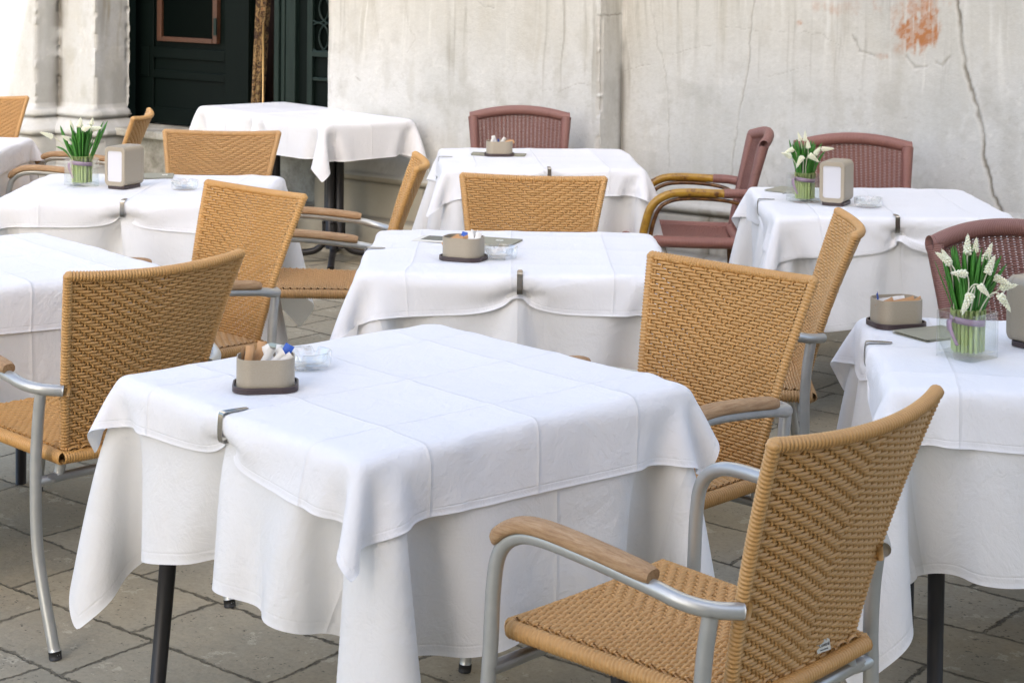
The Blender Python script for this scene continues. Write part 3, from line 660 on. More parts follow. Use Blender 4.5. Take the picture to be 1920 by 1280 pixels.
# ------------------------------------------------------------------ woven chairs
def weave(mb, Sf, nc, nr, side, hv, hu, amp, base, mode='twill', K=5, th=.0022):
    def frame(u, v):
        e = 1e-3; P = Sf(u, v); du = Sf(u + e, v) - Sf(u - e, v); dv = Sf(u, v + e) - Sf(u, v - e)
        n = np.cross(du, dv); n /= np.linalg.norm(n, axis=-1, keepdims=True) + 1e-12
        du /= np.linalg.norm(du, axis=-1, keepdims=True) + 1e-12; dv /= np.linalg.norm(dv, axis=-1, keepdims=True) + 1e-12
        return P, n * side, du, dv
    k5 = np.array([-1, -.62, 0, .62, 1.]); h5 = np.array([-.6, .55, 1., .55, -.6])
    def strands(P, n, t, w_, hgt):
        Q = P[..., None, :] + t[..., None, :] * (np.asarray(w_)[..., None] * k5 + np.zeros(hgt.shape)[..., None])[..., None] + n[..., None, :] * (hgt[..., None] + h5 * th)[..., None]
        r_, k_, c_, _ = Q.shape; I = np.arange(r_ * k_ * c_).reshape(r_, k_, c_)
        f = np.stack([I[:, :-1, :-1], I[:, 1:, :-1], I[:, 1:, 1:], I[:, :-1, 1:]], -1).reshape(-1, 4)
        if side < 0: f = f[:, ::-1]
        mb.add(Q.reshape(-1, 3), f)
    rows = np.arange(nr); cc = np.arange(nc) + .5 - nc / 2.
    def sgn(c_abs, i):           # +1 weft outside, -1 weft inside
        if mode == 'twill': p = (c_abs - i) % 3; return p
        return (c_abs + i) % 2
    # wefts
    s_ = np.linspace(0, nc, nc * K + 1); ca = np.abs(s_ - nc / 2.)[None] + np.zeros((nr, 1)); ii = rows[:, None]
    oc = 0. if nc % 2 else .5; ph = ((ca - oc - ii) % 3) if mode == 'twill' else ((ca - oc + ii) % 2)
    per = 3 if mode == 'twill' else 2
    dd = np.minimum(ph, per - ph)
    hgt = base + amp * (1 - 2 * np.exp(-(dd / (.34 if mode == 'twill' else .5)) ** 2)) + (amp * .55 * (np.cos((dd - 1.5) * math.pi / 1.5) - .3) if mode == 'twill' else 0)
    jit = np.random.default_rng(3).normal(0, .0004, (nr, 1)); vv = (rows + .5)[:, None] / nr + 0 * s_[None]
    P, n, tu, tv = frame((s_ / nc)[None] + 0 * vv, vv)
    wv_ = hv * ((.62 + .42 * np.clip(dd / 1.3, 0, 1) ** .7) if mode == 'twill' else 1 + 0 * dd)
    strands(P, n, tv, wv_, hgt + jit)
    # warps
    t_ = np.linspace(0, nr, nr * 4 + 1); ca2 = np.abs(cc)[:, None]
    i0 = np.clip(np.floor(t_).astype(int), 0, nr - 1)[None]
    ph = ((np.round(ca2 - oc) - i0) % 3) if mode == 'twill' else ((np.round(ca2 - oc) + i0) % 2)
    bell = np.sin(np.clip(t_ % 1, 0, 1) * math.pi)[None] ** .5
    if mode == 'twill':
        dr = (t_[None] - .5 - (np.round(ca2) if nc % 2 else np.round(ca2 - .5))) % 3; dr = np.minimum(dr, 3 - dr); hg = base + amp * (-1.05 + 2.1 * np.exp(-(dr / .78) ** 2))
    else: up = (ph == 0); hg = base + np.where(up, amp * (.1 + .9 * bell), -amp)
    uu = ((np.arange(nc) + .5) / nc)[:, None] + 0 * t_[None]
    P, n, tu, tv = frame(uu, (t_ / nr)[None] + 0 * uu)
    strands(P, n, -tu if True else tu, hu, hg - .0006)
def wrap_tube(mb, path, r, pitch=.0068, amp=.0012, sides=12, flat=None, caps=True):
    P = np.asarray(path, float); L = np.r_[0, np.cumsum(np.linalg.norm(np.diff(P, axis=0), axis=1))]
    n = int(L[-1] / pitch * 5) + 2; t = np.linspace(0, L[-1], n)
    Q = np.stack([np.interp(t, L, P[:, k]) for k in range(3)], 1)
    rr = (r if np.isscalar(r) else np.interp(t, L, r)) + amp * 2.0 * (np.abs(np.sin(t / pitch * math.pi)) ** .7 - .55)
    mb.tube(Q, rr, sides, caps=caps, flat=flat)
def bw(z): t = (z - .43) / .461; return .170 + .055 * t + .016 * t * t
def by(z): t = np.clip((z - .43) / .461, 0, 1.2); return -.172 - .090 * t - .042 * t * t
def back_S(u, v):
    z = .435 + v * .452; x = (2 * u - 1)
    c_ = 1 - x * x
    k = .25 + .75 * v
    return np.stack([x * bw(z) * .965, by(z) - .038 * c_ * k, z - .010 * c_ * v], -1)
def seat_w(y): return .192 + (.2176 - .192) * (y + .2) / .47
def seat_S(u, v):
    y = -.197 + v * .462; x = 2 * u - 1
    z = .444 + .012 * v - .012 * (1 - x * x) * np.sin(np.clip(v, 0, 1) * math.pi) ** .7
    return np.stack([x * (seat_w(y) - .008), y, z], -1)
GRP = 'honey coloured woven armchairs'
def make_chair():
    c_ = empty('woven_armchair', (0, 0, 0), 0)
    m = MB()
    weave(m, back_S, 31, 59, 1, .0038, .0027, .0023, .0042, th=.0024); weave(m, back_S, 31, 59, -1, .0038, .0027, .0023, .0042, th=.0024)
    zz = np.linspace(.425, .888, 30)
    for sd_ in (-1, 1): wrap_tube(m, np.stack([sd_ * bw(zz), by(zz), zz], 1), .0108, .0081, .0018)
    xs = np.linspace(-1, 1, 33)
    wrap_tube(m, np.stack([xs * bw(.888), by(.888) - .038 * (1 - xs ** 2), .889 - .010 * (1 - xs ** 2)], 1), .0108, .0078, .0022, flat=(1.05, 1))
    wrap_tube(m, np.stack([xs * bw(.43), by(.43) - .0095 * (1 - xs ** 2), .432 + 0 * xs], 1), .0105, .0068, .0012)
    for sd_ in (-1, 1):   # plaited corner knots
        A = np.linspace(0, math.pi, 7); B_ = np.linspace(0, PI2, 11)[:-1]; cx, cy, cz = sd_ * (bw(.888) - .001), by(.888), .888
        for q_ in range(4):
            a0 = q_ * PI2 / 4; ox, oz = .0042 * math.cos(a0), .0042 * math.sin(a0)
            m.gridsurf(np.array([[(cx + ox + .0085 * math.sin(a) * math.cos(b_), cy - .0 + .0125 * math.cos(a), cz + oz + .0085 * math.sin(a) * math.sin(b_)) for b_ in B_] for a in A]), closev=True)
    for sd_ in (-1, 1):   # arm joint collars
        z_ = .607; m.tube([(sd_ * (bw(z_) - .004), by(z_) - .014, z_ + .012), (sd_ * (bw(z_) + .002), by(z_) - .012, z_ - .014)], .006, 8)
    m.build('backrest', M['wicker'], c_)
    m = MB(); weave(m, seat_S, 31, 58, 1, .0038, .0028, .0030, .0125, th=.0026)
    ys = np.linspace(-.20, .262, 30)
    for sd_ in (-1, 1): wrap_tube(m, np.stack([sd_ * seat_w(ys), ys, .442 + .012 * (ys + .2) / .46], 1), .0132, .0081, .0018, flat=(1, 1.15))
    wrap_tube(m, np.stack([xs * seat_w(.262), .262 + 0 * xs + .004 * (1 - xs ** 2), .454 - .006 * (1 - xs ** 2)], 1), .0136, .0084, .0026, flat=(1, 1.2))
    wrap_tube(m, np.stack([xs * seat_w(-.2), -.2 + 0 * xs, .442 - .004 * (1 - xs ** 2)], 1), .0135, .0072, .0014)
    # plaited underside
    m.add([(-.19, -.2, .440), (.19, -.2, .440), (.21, .262, .446), (-.21, .262, .446)], [(0, 3, 2, 1)])
    m.build('seat', M['wicker'], c_)
    for sd_ in (-1, 1):
        P = smooth_path([(sd_ * .292, .285, .008), (sd_ * .288, .262, .22), (sd_ * .285, .245, .42), (sd_ * .284, .238, .55), (sd_ * .283, .225, .612), (sd_ * .282, .190, .645), (sd_ * .281, .135, .655),
                         (sd_ * .280, .03, .648), (sd_ * .277, -.10, .632), (sd_ * .268, -.155, .620), (sd_ * .245, -.195, .612), (sd_ * .205, -.225, .607)], 7)
        m = MB(); fl = np.ones(len(P)) * .0135
        m.tube(P, fl, 14); m.build('arm_tube', M['alu'], c_)
        Pw = P[int(7 * 4.15):int(7 * 8.2)]
        k = len(Pw); rr = np.full(k, 1.); rr[0] = .55; rr[1] = .85; rr[-1] = .8; rr[-2] = .97
        T_ = np.gradient(Pw, axis=0); T_ /= np.linalg.norm(T_, axis=1)[:, None]; up = np.cross(np.array([sd_, 0, 0]), T_) * (-sd_); 
        up = np.where(up[:, 2:3] < 0, -up, up); up[0] = up[1] if up[0] @ up[1] < 0 else up[0]
        m = MB(); A = np.linspace(0, PI2, 18, endpoint=False); ca, sa = np.cos(A), np.sin(A)
        wv = np.sign(ca) * np.abs(ca) ** .75 * .0205; hv_ = np.where(sa > 0, np.abs(sa) ** .8 * .017, -np.abs(sa) ** .6 * .010)
        Q = np.stack([Pw[i] + up[i] * .0155 + rr[i] * (wv[:, None] * np.array([1, 0, 0]) + hv_[:, None] * up[i]) for i in range(k)])
        m.gridsurf(Q, closev=True); b = 0; m.f.append([b + q for q in range(18)][::-1]); m.f.append([(k - 1) * 18 + q for q in range(18)])
        w_ = m.build('armrest', M['teak'], c_, angle=50)
        m = MB(); m.tube(smooth_path([(sd_ * .245, -.192, .606), (sd_ * .246, -.180, .52), (sd_ * .248, -.176, .40), (sd_ * .248, -.190, .22), (sd_ * .245, -.262, .008)], 8), .0138, 14); lg = m.build('rear_leg', M['alu'], c_)
        m = MB(); m.tube([(sd_ * .245, -.263, .0), (sd_ * .245, -.259, .018)], [.0145, .0148], 12); m.build('rubber_foot', M['rubber'], lg)
        m = MB(); m.tube([(sd_ * .292, .2855, .0), (sd_ * .2917, .284, .018)], [.0145, .0148], 12); m.build('rubber_foot', M['rubber'], c_)
        m = MB(); m.tube(smooth_path([(sd_ * .1785, -.176, .45), (sd_ * .182, -.172, .41), (sd_ * .195, -.172, .392), (sd_ * .246, -.176, .390)], 6), .0125, 12); m.build('back_post', M['alu'], c_)
    m = MB(); m.tube([(-.285, .243, .408), (.285, .243, .408)], .0125, 12); m.build('front_crossbar', M['alu'], c_)
    m = MB(); m.tube([(-.22, -.174, .392), (.22, -.174, .392)], .0115, 12); m.build('rear_crossbar', M['alu'], c_)
    return c_
CH = [((.35575, 3.06677), 46.65, 'woven armchair in the right foreground, its badge on the back, facing the nearest table'),
      ((-1.034, 4.43544), 44.71, 'woven armchair seen from behind at the left edge, facing the empty left table'),
      ((.328, 4.030), 135.82, 'woven armchair behind the right corner of the nearest table'),
      ((.6575, 5.0241), 84.68, 'woven armchair seen side-on to the right of the middle table'),
      ((-.99458, 5.37246), 136.47, 'woven armchair facing the viewer behind the empty left table'),
      ((.0535, 5.6805), 172, 'woven armchair tucked in behind the middle table, only its back showing'),
      ((-.6231, 6.4035), 93.5, 'woven armchair seen side-on between the left back table and the middle table'),
      ((-1.2022, 7.12515), 176, 'woven armchair behind the left back table with the napkin dispenser'),
      ((-1.985, 8.22), 93, 'narrow side view of a woven armchair in front of the green door'),
      ((-2.71, 8.84), 176, 'woven armchair far back, cut by the left edge of the photo')]
proto = make_chair()
chairs = []
for i, (p, a, lab) in enumerate(CH):
    o = proto if i == 0 else copy_tree(proto)
    o.location = (p[0], p[1], 0); o.rotation_euler = (0, 0, R(a)); tag(o, lab, 'chair', GRP); chairs.append(o)
for ch_ in list(chairs[0].children):
    if ch_.name.startswith('armrest') and ch_.data.vertices[0].co.x > 0: bpy.data.objects.remove(ch_)
# badge on the nearest chair
def text_mesh(txt, size, name, mat, parent, loc, rot, ext=.0003):
    cu = bpy.data.curves.new(name, 'FONT'); cu.body = txt; cu.size = size; cu.extrude = ext; cu.align_x = 'CENTER'; cu.align_y = 'CENTER'
    t = bpy.data.objects.new(name, cu); me = bpy.data.meshes.new_from_object(t); bpy.data.objects.remove(t)
    me.materials.clear(); me.materials.append(mat); o = bpy.data.objects.new(name, me); col.objects.link(o); o.parent = parent; o.location = loc; o.rotation_euler = rot; return o
N = NT('badge_metal'); M['badge'] = N.set(color=(.55, .54, .50, 1), rough=.5, metal=.2)
bc = back_S(np.array([.67]), np.array([.09]))[0]
bz = math.radians(-7)
m = MB(); m.prism([(-.017, -.010), (.017, -.010), (.017, .007), (.009, .011), (-.009, .011), (-.017, .007)], 0, .0012)
bd = m.build('badge', M['badge'], chairs[0], smooth=False); bd.location = (bc[0], bc[1] - .0085, bc[2]); bd.rotation_euler = (R(90 - 11), 0, bz)
t1 = text_mesh('Contral', .0085, 'lettering', M['black'], bd, (.002, .001, .0014), (0, 0, 0)); text_mesh('www.contral.it', .0035, 'lettering', M['black'], bd, (0, -.006, .0014), (0, 0, 0))

# ------------------------------------------------------------------ plum chairs
def pbw(z): return .198 + .030 * (z - .42) / .48
def pby(z): t = (z - .42) / .48; return -.20 - .085 * t - .02 * t * t
def pback_S(u, v):
    x = 2 * u - 1; z = .43 + v * (.41 + .030 * (1 - x * x)); c_ = 1 - x * x
    return np.stack([x * (pbw(z) - .012), pby(z) - .045 * c_ * (.3 + .7 * v), z], -1)
def pseat_S(u, v):
    y = -.20 + v * .45; x = 2 * u - 1
    return np.stack([x * .212, y, .455 - .035 * (1 - x * x) * (1 - .5 * v) + .01 * v], -1)
def make_plum():
    c_ = empty('plum_armchair', (0, 0, 0), 0)
    m = MB(); weave(m, pback_S, 22, 66, 1, .0026, .0050, .0018, .0, 'plain', 4, .0020); weave(m, pback_S, 22, 66, -1, .0026, .0050, .0018, .0, 'plain', 4, .0020)
    zz = np.linspace(.40, .86, 26)
    for s_ in (-1, 1): wrap_tube(m, np.stack([s_ * pbw(zz), pby(zz), zz], 1), np.interp(zz, [.4, .72, .86], [.017, .019, .024]), .006, .0010)
    xs = np.linspace(-1.06, 1.06, 41); c2 = 1 - np.clip(xs, -1, 1) ** 2
    wrap_tube(m, np.stack([xs * .229, pby(.86) - .045 * c2, .86 + .030 * c2], 1), .0225, .006, .0010, flat=(.9, 1.05))
    m.build('backrest', M['purple'], c_)
    m = MB(); weave(m, pseat_S, 22, 62, 1, .0026, .0048, .0018, .004, 'plain', 4, .0022)
    q = smooth_path([(-.215, -.20, .45), (-.225, .0, .452), (-.232, .2, .46), (-.20, .26, .462), (0, .275, .46), (.20, .26, .462), (.232, .2, .46), (.225, 0, .452), (.215, -.20, .45)], 6)
    wrap_tube(m, q, .024, .006, .0010); wrap_tube(m, [(-.215, -.2, .45), (.215, -.2, .45)], .02, .006, .001); m.build('seat', M['purple'], c_)
    for s_ in (-1, 1):
        P = smooth_path([(s_ * .222, -.235, .655), (s_ * .245, -.19, .66), (s_ * .262, -.10, .662), (s_ * .268, .02, .665), (s_ * .268, .10, .655), (s_ * .266, .16, .615), (s_ * .262, .19, .54), (s_ * .258, .21, .40), (s_ * .262, .235, .0)], 7)
        m = MB(); m.tube(P[12:], .0175, 14); m.build('armrest', M['bamboo'], c_)
        m = MB(); wrap_tube(m, P[:13], .0195, .006, .001); m.build('arm_sleeve', M['purple'], c_)
        P2 = smooth_path([(s_ * .225, -.225, .590), (s_ * .24, -.19, .618), (s_ * .258, -.11, .635), (s_ * .264, .01, .640), (s_ * .264, .09, .628), (s_ * .262, .14, .588), (s_ * .252, .17, .48), (s_ * .25, .19, .3)], 7)
        m = MB(); m.tube(P2, .0085, 10); m.build('lower_arm_rail', M['browntube'], c_)
        m = MB(); m.tube(smooth_path([(s_ * .205, -.20, .44), (s_ * .212, -.215, .2), (s_ * .22, -.25, 0)], 6), .017, 12); m.build('rear_leg', M['browntube'], c_)
    m = MB(); m.tube([(-.25, .21, .36), (.25, .21, .36)], .012, 10); m.build('crossbar', M['browntube'], c_)
    m = MB(); m.tube([(-.21, -.21, .33), (.21, -.21, .33)], .012, 10); m.build('crossbar', M['browntube'], c_)
    return c_
PC = [((.07, 8.32), 180, 'plum woven armchair against the wall behind the far table'),
      ((.785, 7.62), 88, 'plum woven armchair seen side-on with peeling yellow arms'),
      ((1.43, 7.08), 178, 'plum woven armchair behind the flowers and napkin dispenser'),
      ((1.479, 4.62), 200, 'plum woven armchair cut by the right edge behind the big flower vase')]
pp = make_plum()
for i, (p, a, lab) in enumerate(PC):
    o = pp if i == 0 else copy_tree(pp)
    o.location = (p[0], p[1], 0); o.rotation_euler = (0, 0, R(a)); tag(o, lab, 'chair', 'plum woven armchairs')
# ------------------------------------------------------------------ things on the tables
ZC = .7525
def tloc(T, lx, ly, z=0):
    a = R(T[2]); return Vector((T[0] + lx * math.cos(a) - ly * math.sin(a), T[1] + lx * math.sin(a) + ly * math.cos(a), z))
# cloth clips
def make_clip():
    m = MB(); w_ = .0078; t_ = .0016
    path = [(-.05, .0085), (-.006, .0095), (.006, .009), (.0105, .0035), (.0125, -.03), (.010, -.046), (.004, -.049), (-.018, -.046), (-.03, -.042)]
    P = smooth_path([(0, a, b) for a, b in path], 4)
    T_ = np.gradient(P, axis=0); T_ /= np.linalg.norm(T_, axis=1)[:, None]; nn = np.stack([0 * T_[:, 0], -T_[:, 2], T_[:, 1]], 1)
    ww = np.full(len(P), w_); ww[0] = w_ * .55; ww[1] = w_ * .85
    Q = np.stack([P + np.array([1, 0, 0]) * ww[:, None] + nn * t_ / 2, P - np.array([1, 0, 0]) * ww[:, None] + nn * t_ / 2, P - np.array([1, 0, 0]) * ww[:, None] - nn * t_ / 2, P + np.array([1, 0, 0]) * ww[:, None] - nn * t_ / 2], 1)
    m.gridsurf(Q, closev=True); n = len(P); m.f += [[0, 1, 2, 3], [4 * n - 1, 4 * n - 2, 4 * n - 3, 4 * n - 4]]
    return m.build('tablecloth_clip', M['steel'], angle=35)
CLIPS = [('A', (0, -1), 0, 'steel tablecloth clip on the left edge of the nearest table'), ('B', (0, -1), .02, 'steel clip on the front edge of the middle table'), ('B', (-1, 0), 0, 'steel clip on the left edge of the middle table'),
         ('C', (0, -1), .02, 'steel clip on the front edge of the far table'), ('C', (-1, 0), 0, 'steel clip on the left edge of the far table before the plum chair'),
         ('D', (-1, 0), .0, 'thin steel clip on the left edge of the right back table'), ('D', (0, -1), .0, 'steel clip on the front edge of the right back table'),
         ('E', (0, -1), 0, 'steel clip below the napkin dispenser on the left back table'), ('G', (-1, 0), .05, 'steel clip on the left edge of the right front table')]
for i, (k, e_, off, lab) in enumerate(CLIPS):
    T = TB[k]
    if i == 0: cp = proto_clip = make_clip()
    else: cp = copy_tree(proto_clip)
    if e_[0] == 0: p = tloc(T, off, e_[1] * T[4] / 2, ZT + .002); rz = R(T[2]) + (math.pi if e_[1] < 0 else 0)
    else: p = tloc(T, e_[0] * T[3] / 2, off, ZT + .002); rz = R(T[2]) + (math.pi / 2 if e_[0] < 0 else -math.pi / 2)
    cp.location = p; cp.rotation_euler = (0, 0, rz); tag(cp, lab, 'clip', 'steel tablecloth clips')
# sugar bowls
def shell(m, outer, inner, z0, z1, floor):
    n = len(outer)
    v = [(x, y, z0) for x, y in outer] + [(x, y, z1) for x, y in outer] + [(x, y, z1) for x, y in inner] + [(x, y, floor) for x, y in inner]
    f = [tuple(range(n))[::-1], tuple(range(3 * n, 4 * n))]
    for k in range(3): f += [(k * n + i, k * n + (i + 1) % n, (k + 1) * n + (i + 1) % n, (k + 1) * n + i) for i in range(n)]
    m.raw(v, f)
def make_bowl():
    c_ = empty('sugar_bowl'); m = MB(); m.prism(rrect(.066, .054, .036, 10), 0, .0055)
    shell(m, rrect(.066, .054, .036, 10), rrect(.062, .050, .032, 10), .0055, .0125, .006); m.build('tray', M['brown'], c_, bevel=.001, smooth=False)
    m = MB(); shell(m, rrect(.058, .046, .034, 12), rrect(.0555, .0435, .0315, 12), .007, .066, .010); m.build('bowl', M['greige'], c_, angle=40)
    return c_
def make_sachet(mat, kind=0):
    m = MB(); n = 7; P = np.zeros((n, 5, 3))
    L, W = (.058, .017) if kind != 1 else (.034, .020)
    for i in range(n):
        for j in range(5):
            a, b = i / (n - 1) - .5, j / 4 - .5
            P[i, j] = (b * W, .0022 * math.sin(i * 1.1 + kind) + .0014 * math.cos(j * 1.5), a * L + .0)
    Q = P.copy(); Q[..., 1] += .0028 * (1 - (2 * (np.arange(n) / (n - 1)) - 1)[:, None] ** 4) * (1 - (2 * np.arange(5) / 4 - 1)[None] ** 4) + .0004
    m.gridsurf(P); m.gridsurf(Q[:, ::-1]); return m.build('sugar_sachet', mat)
sach = {}
def place_sachets(T0, rz, items, where):
    cn = {}
    for k, (lx, ly, dz, tx, ty, tz, kind) in enumerate(items):
        mat = {'k': 'kraft', 'w': 'white_paper', 'b': 'blue_paper'}[kind]
        if kind not in sach: o = sach[kind] = make_sachet(M[mat], {'k': 0, 'w': 2, 'b': 1}[kind])
        else: o = copy_tree(sach[kind])
        c2, s2 = math.cos(rz), math.sin(rz)
        o.location = (T0.x + lx * c2 - ly * s2, T0.y + lx * s2 + ly * c2, T0.z + .046 + dz); o.rotation_euler = (R(tx), R(ty), rz + R(tz))
        cn[kind] = cn.get(kind, 0) + 1; od_ = ('leftmost', 'second', 'third', 'fourth', 'fifth', 'sixth', 'seventh')[cn[kind] - 1]
        cw_ = {'k': 'brown', 'w': 'white', 'b': 'blue'}[kind]; many = sum(q[-1] == kind for q in items) > 1
        tag(o, ((od_ + ' ' + cw_ + ' sugar sachet' + (' from the left' if cn[kind] > 1 else '')) if many else cw_ + ' sugar sachet') + ' in the bowl ' + where, 'sachet', cw_ + ' sachets in the bowl ' + where)
BW = [(on_table(498, 728), R(6), 'on the nearest table', [(-.046, .0, .012, 8, -18, 70, 'k'), (-.034, -.012, .014, -14, 12, 20, 'k'), (-.026, .008, .015, 10, -20, 40, 'k'), (-.014, .016, .016, -10, 14, 10, 'k'),
        (-.002, -.006, .010, 15, 30, 15, 'w'), (.008, .006, .012, -12, -28, -10, 'w'), (.018, -.012, .008, 20, 42, 0, 'w'), (.026, .012, .010, -16, 20, 35, 'w'), (.038, .0, .009, 12, -34, -30, 'w'), (.030, -.02, .006, 10, 50, 10, 'w'), (.040, .026, .020, -12, 24, -20, 'b')]),
      (on_table(869, 486), R(-22), 'on the middle table', [(-.040, .0, .004, 10, 60, 20, 'k'), (-.026, -.012, .006, -10, 72, 0, 'k'), (-.012, .01, .006, 16, 66, 30, 'k'), (.004, -.014, .004, 8, 80, -20, 'k'), (-.01, .024, .012, -14, 10, 0, 'b'), (.016, .012, .010, 10, 20, 40, 'w'), (.026, -.002, .009, -12, -14, 10, 'w'), (.034, .014, .010, 8, 26, -30, 'w'), (.042, -.006, .006, -8, 18, 20, 'w')]),
      (on_table(936, 292), R(3), 'on the far table', [(-.034, .0, .010, 8, 24, 20, 'w'), (-.020, .01, .013, -8, -16, 0, 'w'), (-.006, -.006, .010, 10, 20, 60, 'b'), (.010, .006, .009, 8, 34, 20, 'w'), (.026, .0, .008, -6, 68, 0, 'k'), (.040, -.004, .005, 9, 60, 0, 'k')]),
      (on_table(1680, 610), R(14), 'on the right front table', [(-.044, .012, .016, 8, -12, 60, 'b'), (-.030, .0, .006, -8, 76, 10, 'k'), (-.014, .016, .010, 12, 84, 5, 'w'), (.004, .02, .010, -6, 86, -5, 'w'), (-.004, -.014, .007, 6, 80, 5, 'k'), (.020, .004, .008, -6, 78, -10, 'k'), (.034, -.01, .006, 8, 70, 8, 'k')])]
b0 = make_bowl()
for i, (p, rz, where, items) in enumerate(BW):
    o = b0 if i == 0 else copy_tree(b0)
    o.location = (p.x, p.y, ZC); o.rotation_euler = (0, 0, rz); tag(o, 'greige sugar bowl full of sachets on a brown tray ' + where, 'sugar bowl', 'sugar bowls'); p.z = ZC
    place_sachets(p, rz, items, where)
# ashtrays
def make_ash():
    m = MB(); n = 96; A = np.linspace(0, PI2, n, endpoint=False)
    dip = np.zeros(n)
    for k in range(4): dA = np.abs((A - k * PI2 / 4 + .4 + math.pi) % PI2 - math.pi); dip = np.maximum(dip, np.exp(-(dA / .11) ** 4))
    prof = [(.0, .0, 0), (.038, .0, 0), (.0425, .003, 0), (.0445, .012, 0), (.0455, .028, 1), (.0448, .0305, 1), (.0415, .0305, 1), (.0395, .028, 1), (.036, .013, 0), (.030, .0085, 0), (.0, .0075, 0)]
    P = np.zeros((len(prof), n, 3))
    for i, (r_, z_, q) in enumerate(prof): P[i, :, 0] = r_ * np.cos(A) + (1e-5 * np.cos(A) if r_ == 0 else 0); P[i, :, 1] = r_ * np.sin(A) + (1e-5 * np.sin(A) if r_ == 0 else 0); P[i, :, 2] = z_ - q * dip * .010
    m.gridsurf(P, closev=True); return m.build('glass_ashtray', M['ash'], angle=45)
a0 = make_ash()
for i, (p, rz, where, sc) in enumerate([(on_table(577, 688), 10, 'beside the sugar bowl on the nearest table', 1.12), (on_table(938, 484), 40, 'beside the sugar bowl on the middle table', 1.12),
                           (on_table(346, 355), 20, 'beside the napkin dispenser on the left back table', 1.1), (on_table(1628, 388), 0, 'beside the napkin dispenser on the right back table', 1.1)]):
    o = a0 if i == 0 else copy_tree(a0)
    o.location = (p.x, p.y, ZC); o.rotation_euler = (0, 0, R(rz)); o.scale = (sc,) * 3; tag(o, 'round clear glass ashtray ' + where, 'ashtray', 'clear glass ashtrays')
# napkin dispensers
def make_disp():
    c_ = empty('napkin_dispenser'); W, D_, Hh = .046, .060, .148
    def ring(y, k=1., zc=.085): return [(x * k, y, zc + z * k) for x, z in rrect(W, Hh / 2, .020, 8)]
    m = MB(); n = len(ring(0)); st = [(-D_, .965), (-D_ + .003, 1), (-D_ + .014, 1), (-D_ + .0148, .985), (-D_ + .0156, 1), (D_ - .0156, 1), (D_ - .0148, .985), (D_ - .014, 1), (D_ - .003, 1), (D_, .965)]
    P = np.array([ring(y, k) for y, k in st]); m.gridsurf(P, closev=True)
    face = ring(D_, .965); m.f.append([(len(st) - 1) * n + k for k in range(n)])
    inn = [(x, -D_, .085 + z) for x, z in rrect(W - .013, Hh / 2 - .017, .009, 8)]; b_ = m.n
    inn2 = [(x, -D_ + .004, z) for x, _, z in inn]; m.raw(inn + inn2, [(i, (i + 1) % n, n + (i + 1) % n, n + i) for i in range(n)])
    m.f += [[i, (i + 1) % n, b_ + (i + 1) % n, b_ + i] for i in range(n)]
    m.build('case', M['greige'], c_, angle=30)
    m = MB(); m.raw([(x, -D_ + .003, .085 + z) for x, z in rrect(W - .0125, Hh / 2 - .0165, .009, 8)] + [(x, -D_ + .0035, .085 + z) for x, z in rrect(W - .0125, Hh / 2 - .0165, .009, 8)], [tuple(range(n))[::-1]] + [(i, (i + 1) % n, n + (i + 1) % n, n + i) for i in range(n)]); m.build('napkins', M['napkin'], c_, smooth=False)
    m = MB(); m.prism(rrect(.040, .054, .012), 0, .0125); m.build('base', M['brown'], c_, smooth=False, bevel=.002)
    return c_
d0 = make_disp()
for i, (p, rz, where) in enumerate([(on_table(1568, 383), -27, 'on the right back table'), (on_table(233, 352), -25, 'on the left back table'), (on_table(1950, 652), 34, 'on the right front table')]):
    o = d0 if i == 0 else copy_tree(d0)
    o.location = (p.x, p.y, ZC); o.rotation_euler = (0, 0, R(rz)); tag(o, 'greige napkin dispenser ' + where, 'napkin dispenser', 'greige napkin dispensers')
# vases and flower bunches
def make_vase(a=.05, h=.10, t_=.0045):
    m = MB(); shell(m, rrect(a, a, .010), rrect(a - t_, a - t_, .007), 0, h, .012); return m.build('glass_vase', M['glass'], angle=40)
def blade(m, p0, p1, p2, w_, twist=0.):
    n = 9; t = np.linspace(0, 1, n)[:, None]; P = (1 - t) ** 2 * p0 + 2 * t * (1 - t) * p1 + t ** 2 * p2
    T_ = np.gradient(P, axis=0); T_ /= np.linalg.norm(T_, axis=1)[:, None]
    sd_ = np.cross(T_, [math.cos(twist), math.sin(twist), .05]); sd_ /= np.linalg.norm(sd_, axis=1)[:, None]; nn = np.cross(sd_, T_)
    ww = w_ * np.array([.8, .9, 1, 1.05, 1.05, 1, .85, .6, .08])[:, None]
    m.gridsurf(np.stack([P - sd_ * ww, P + nn * ww * -.35, P + sd_ * ww, P + nn * ww * .12], 1), closev=True)
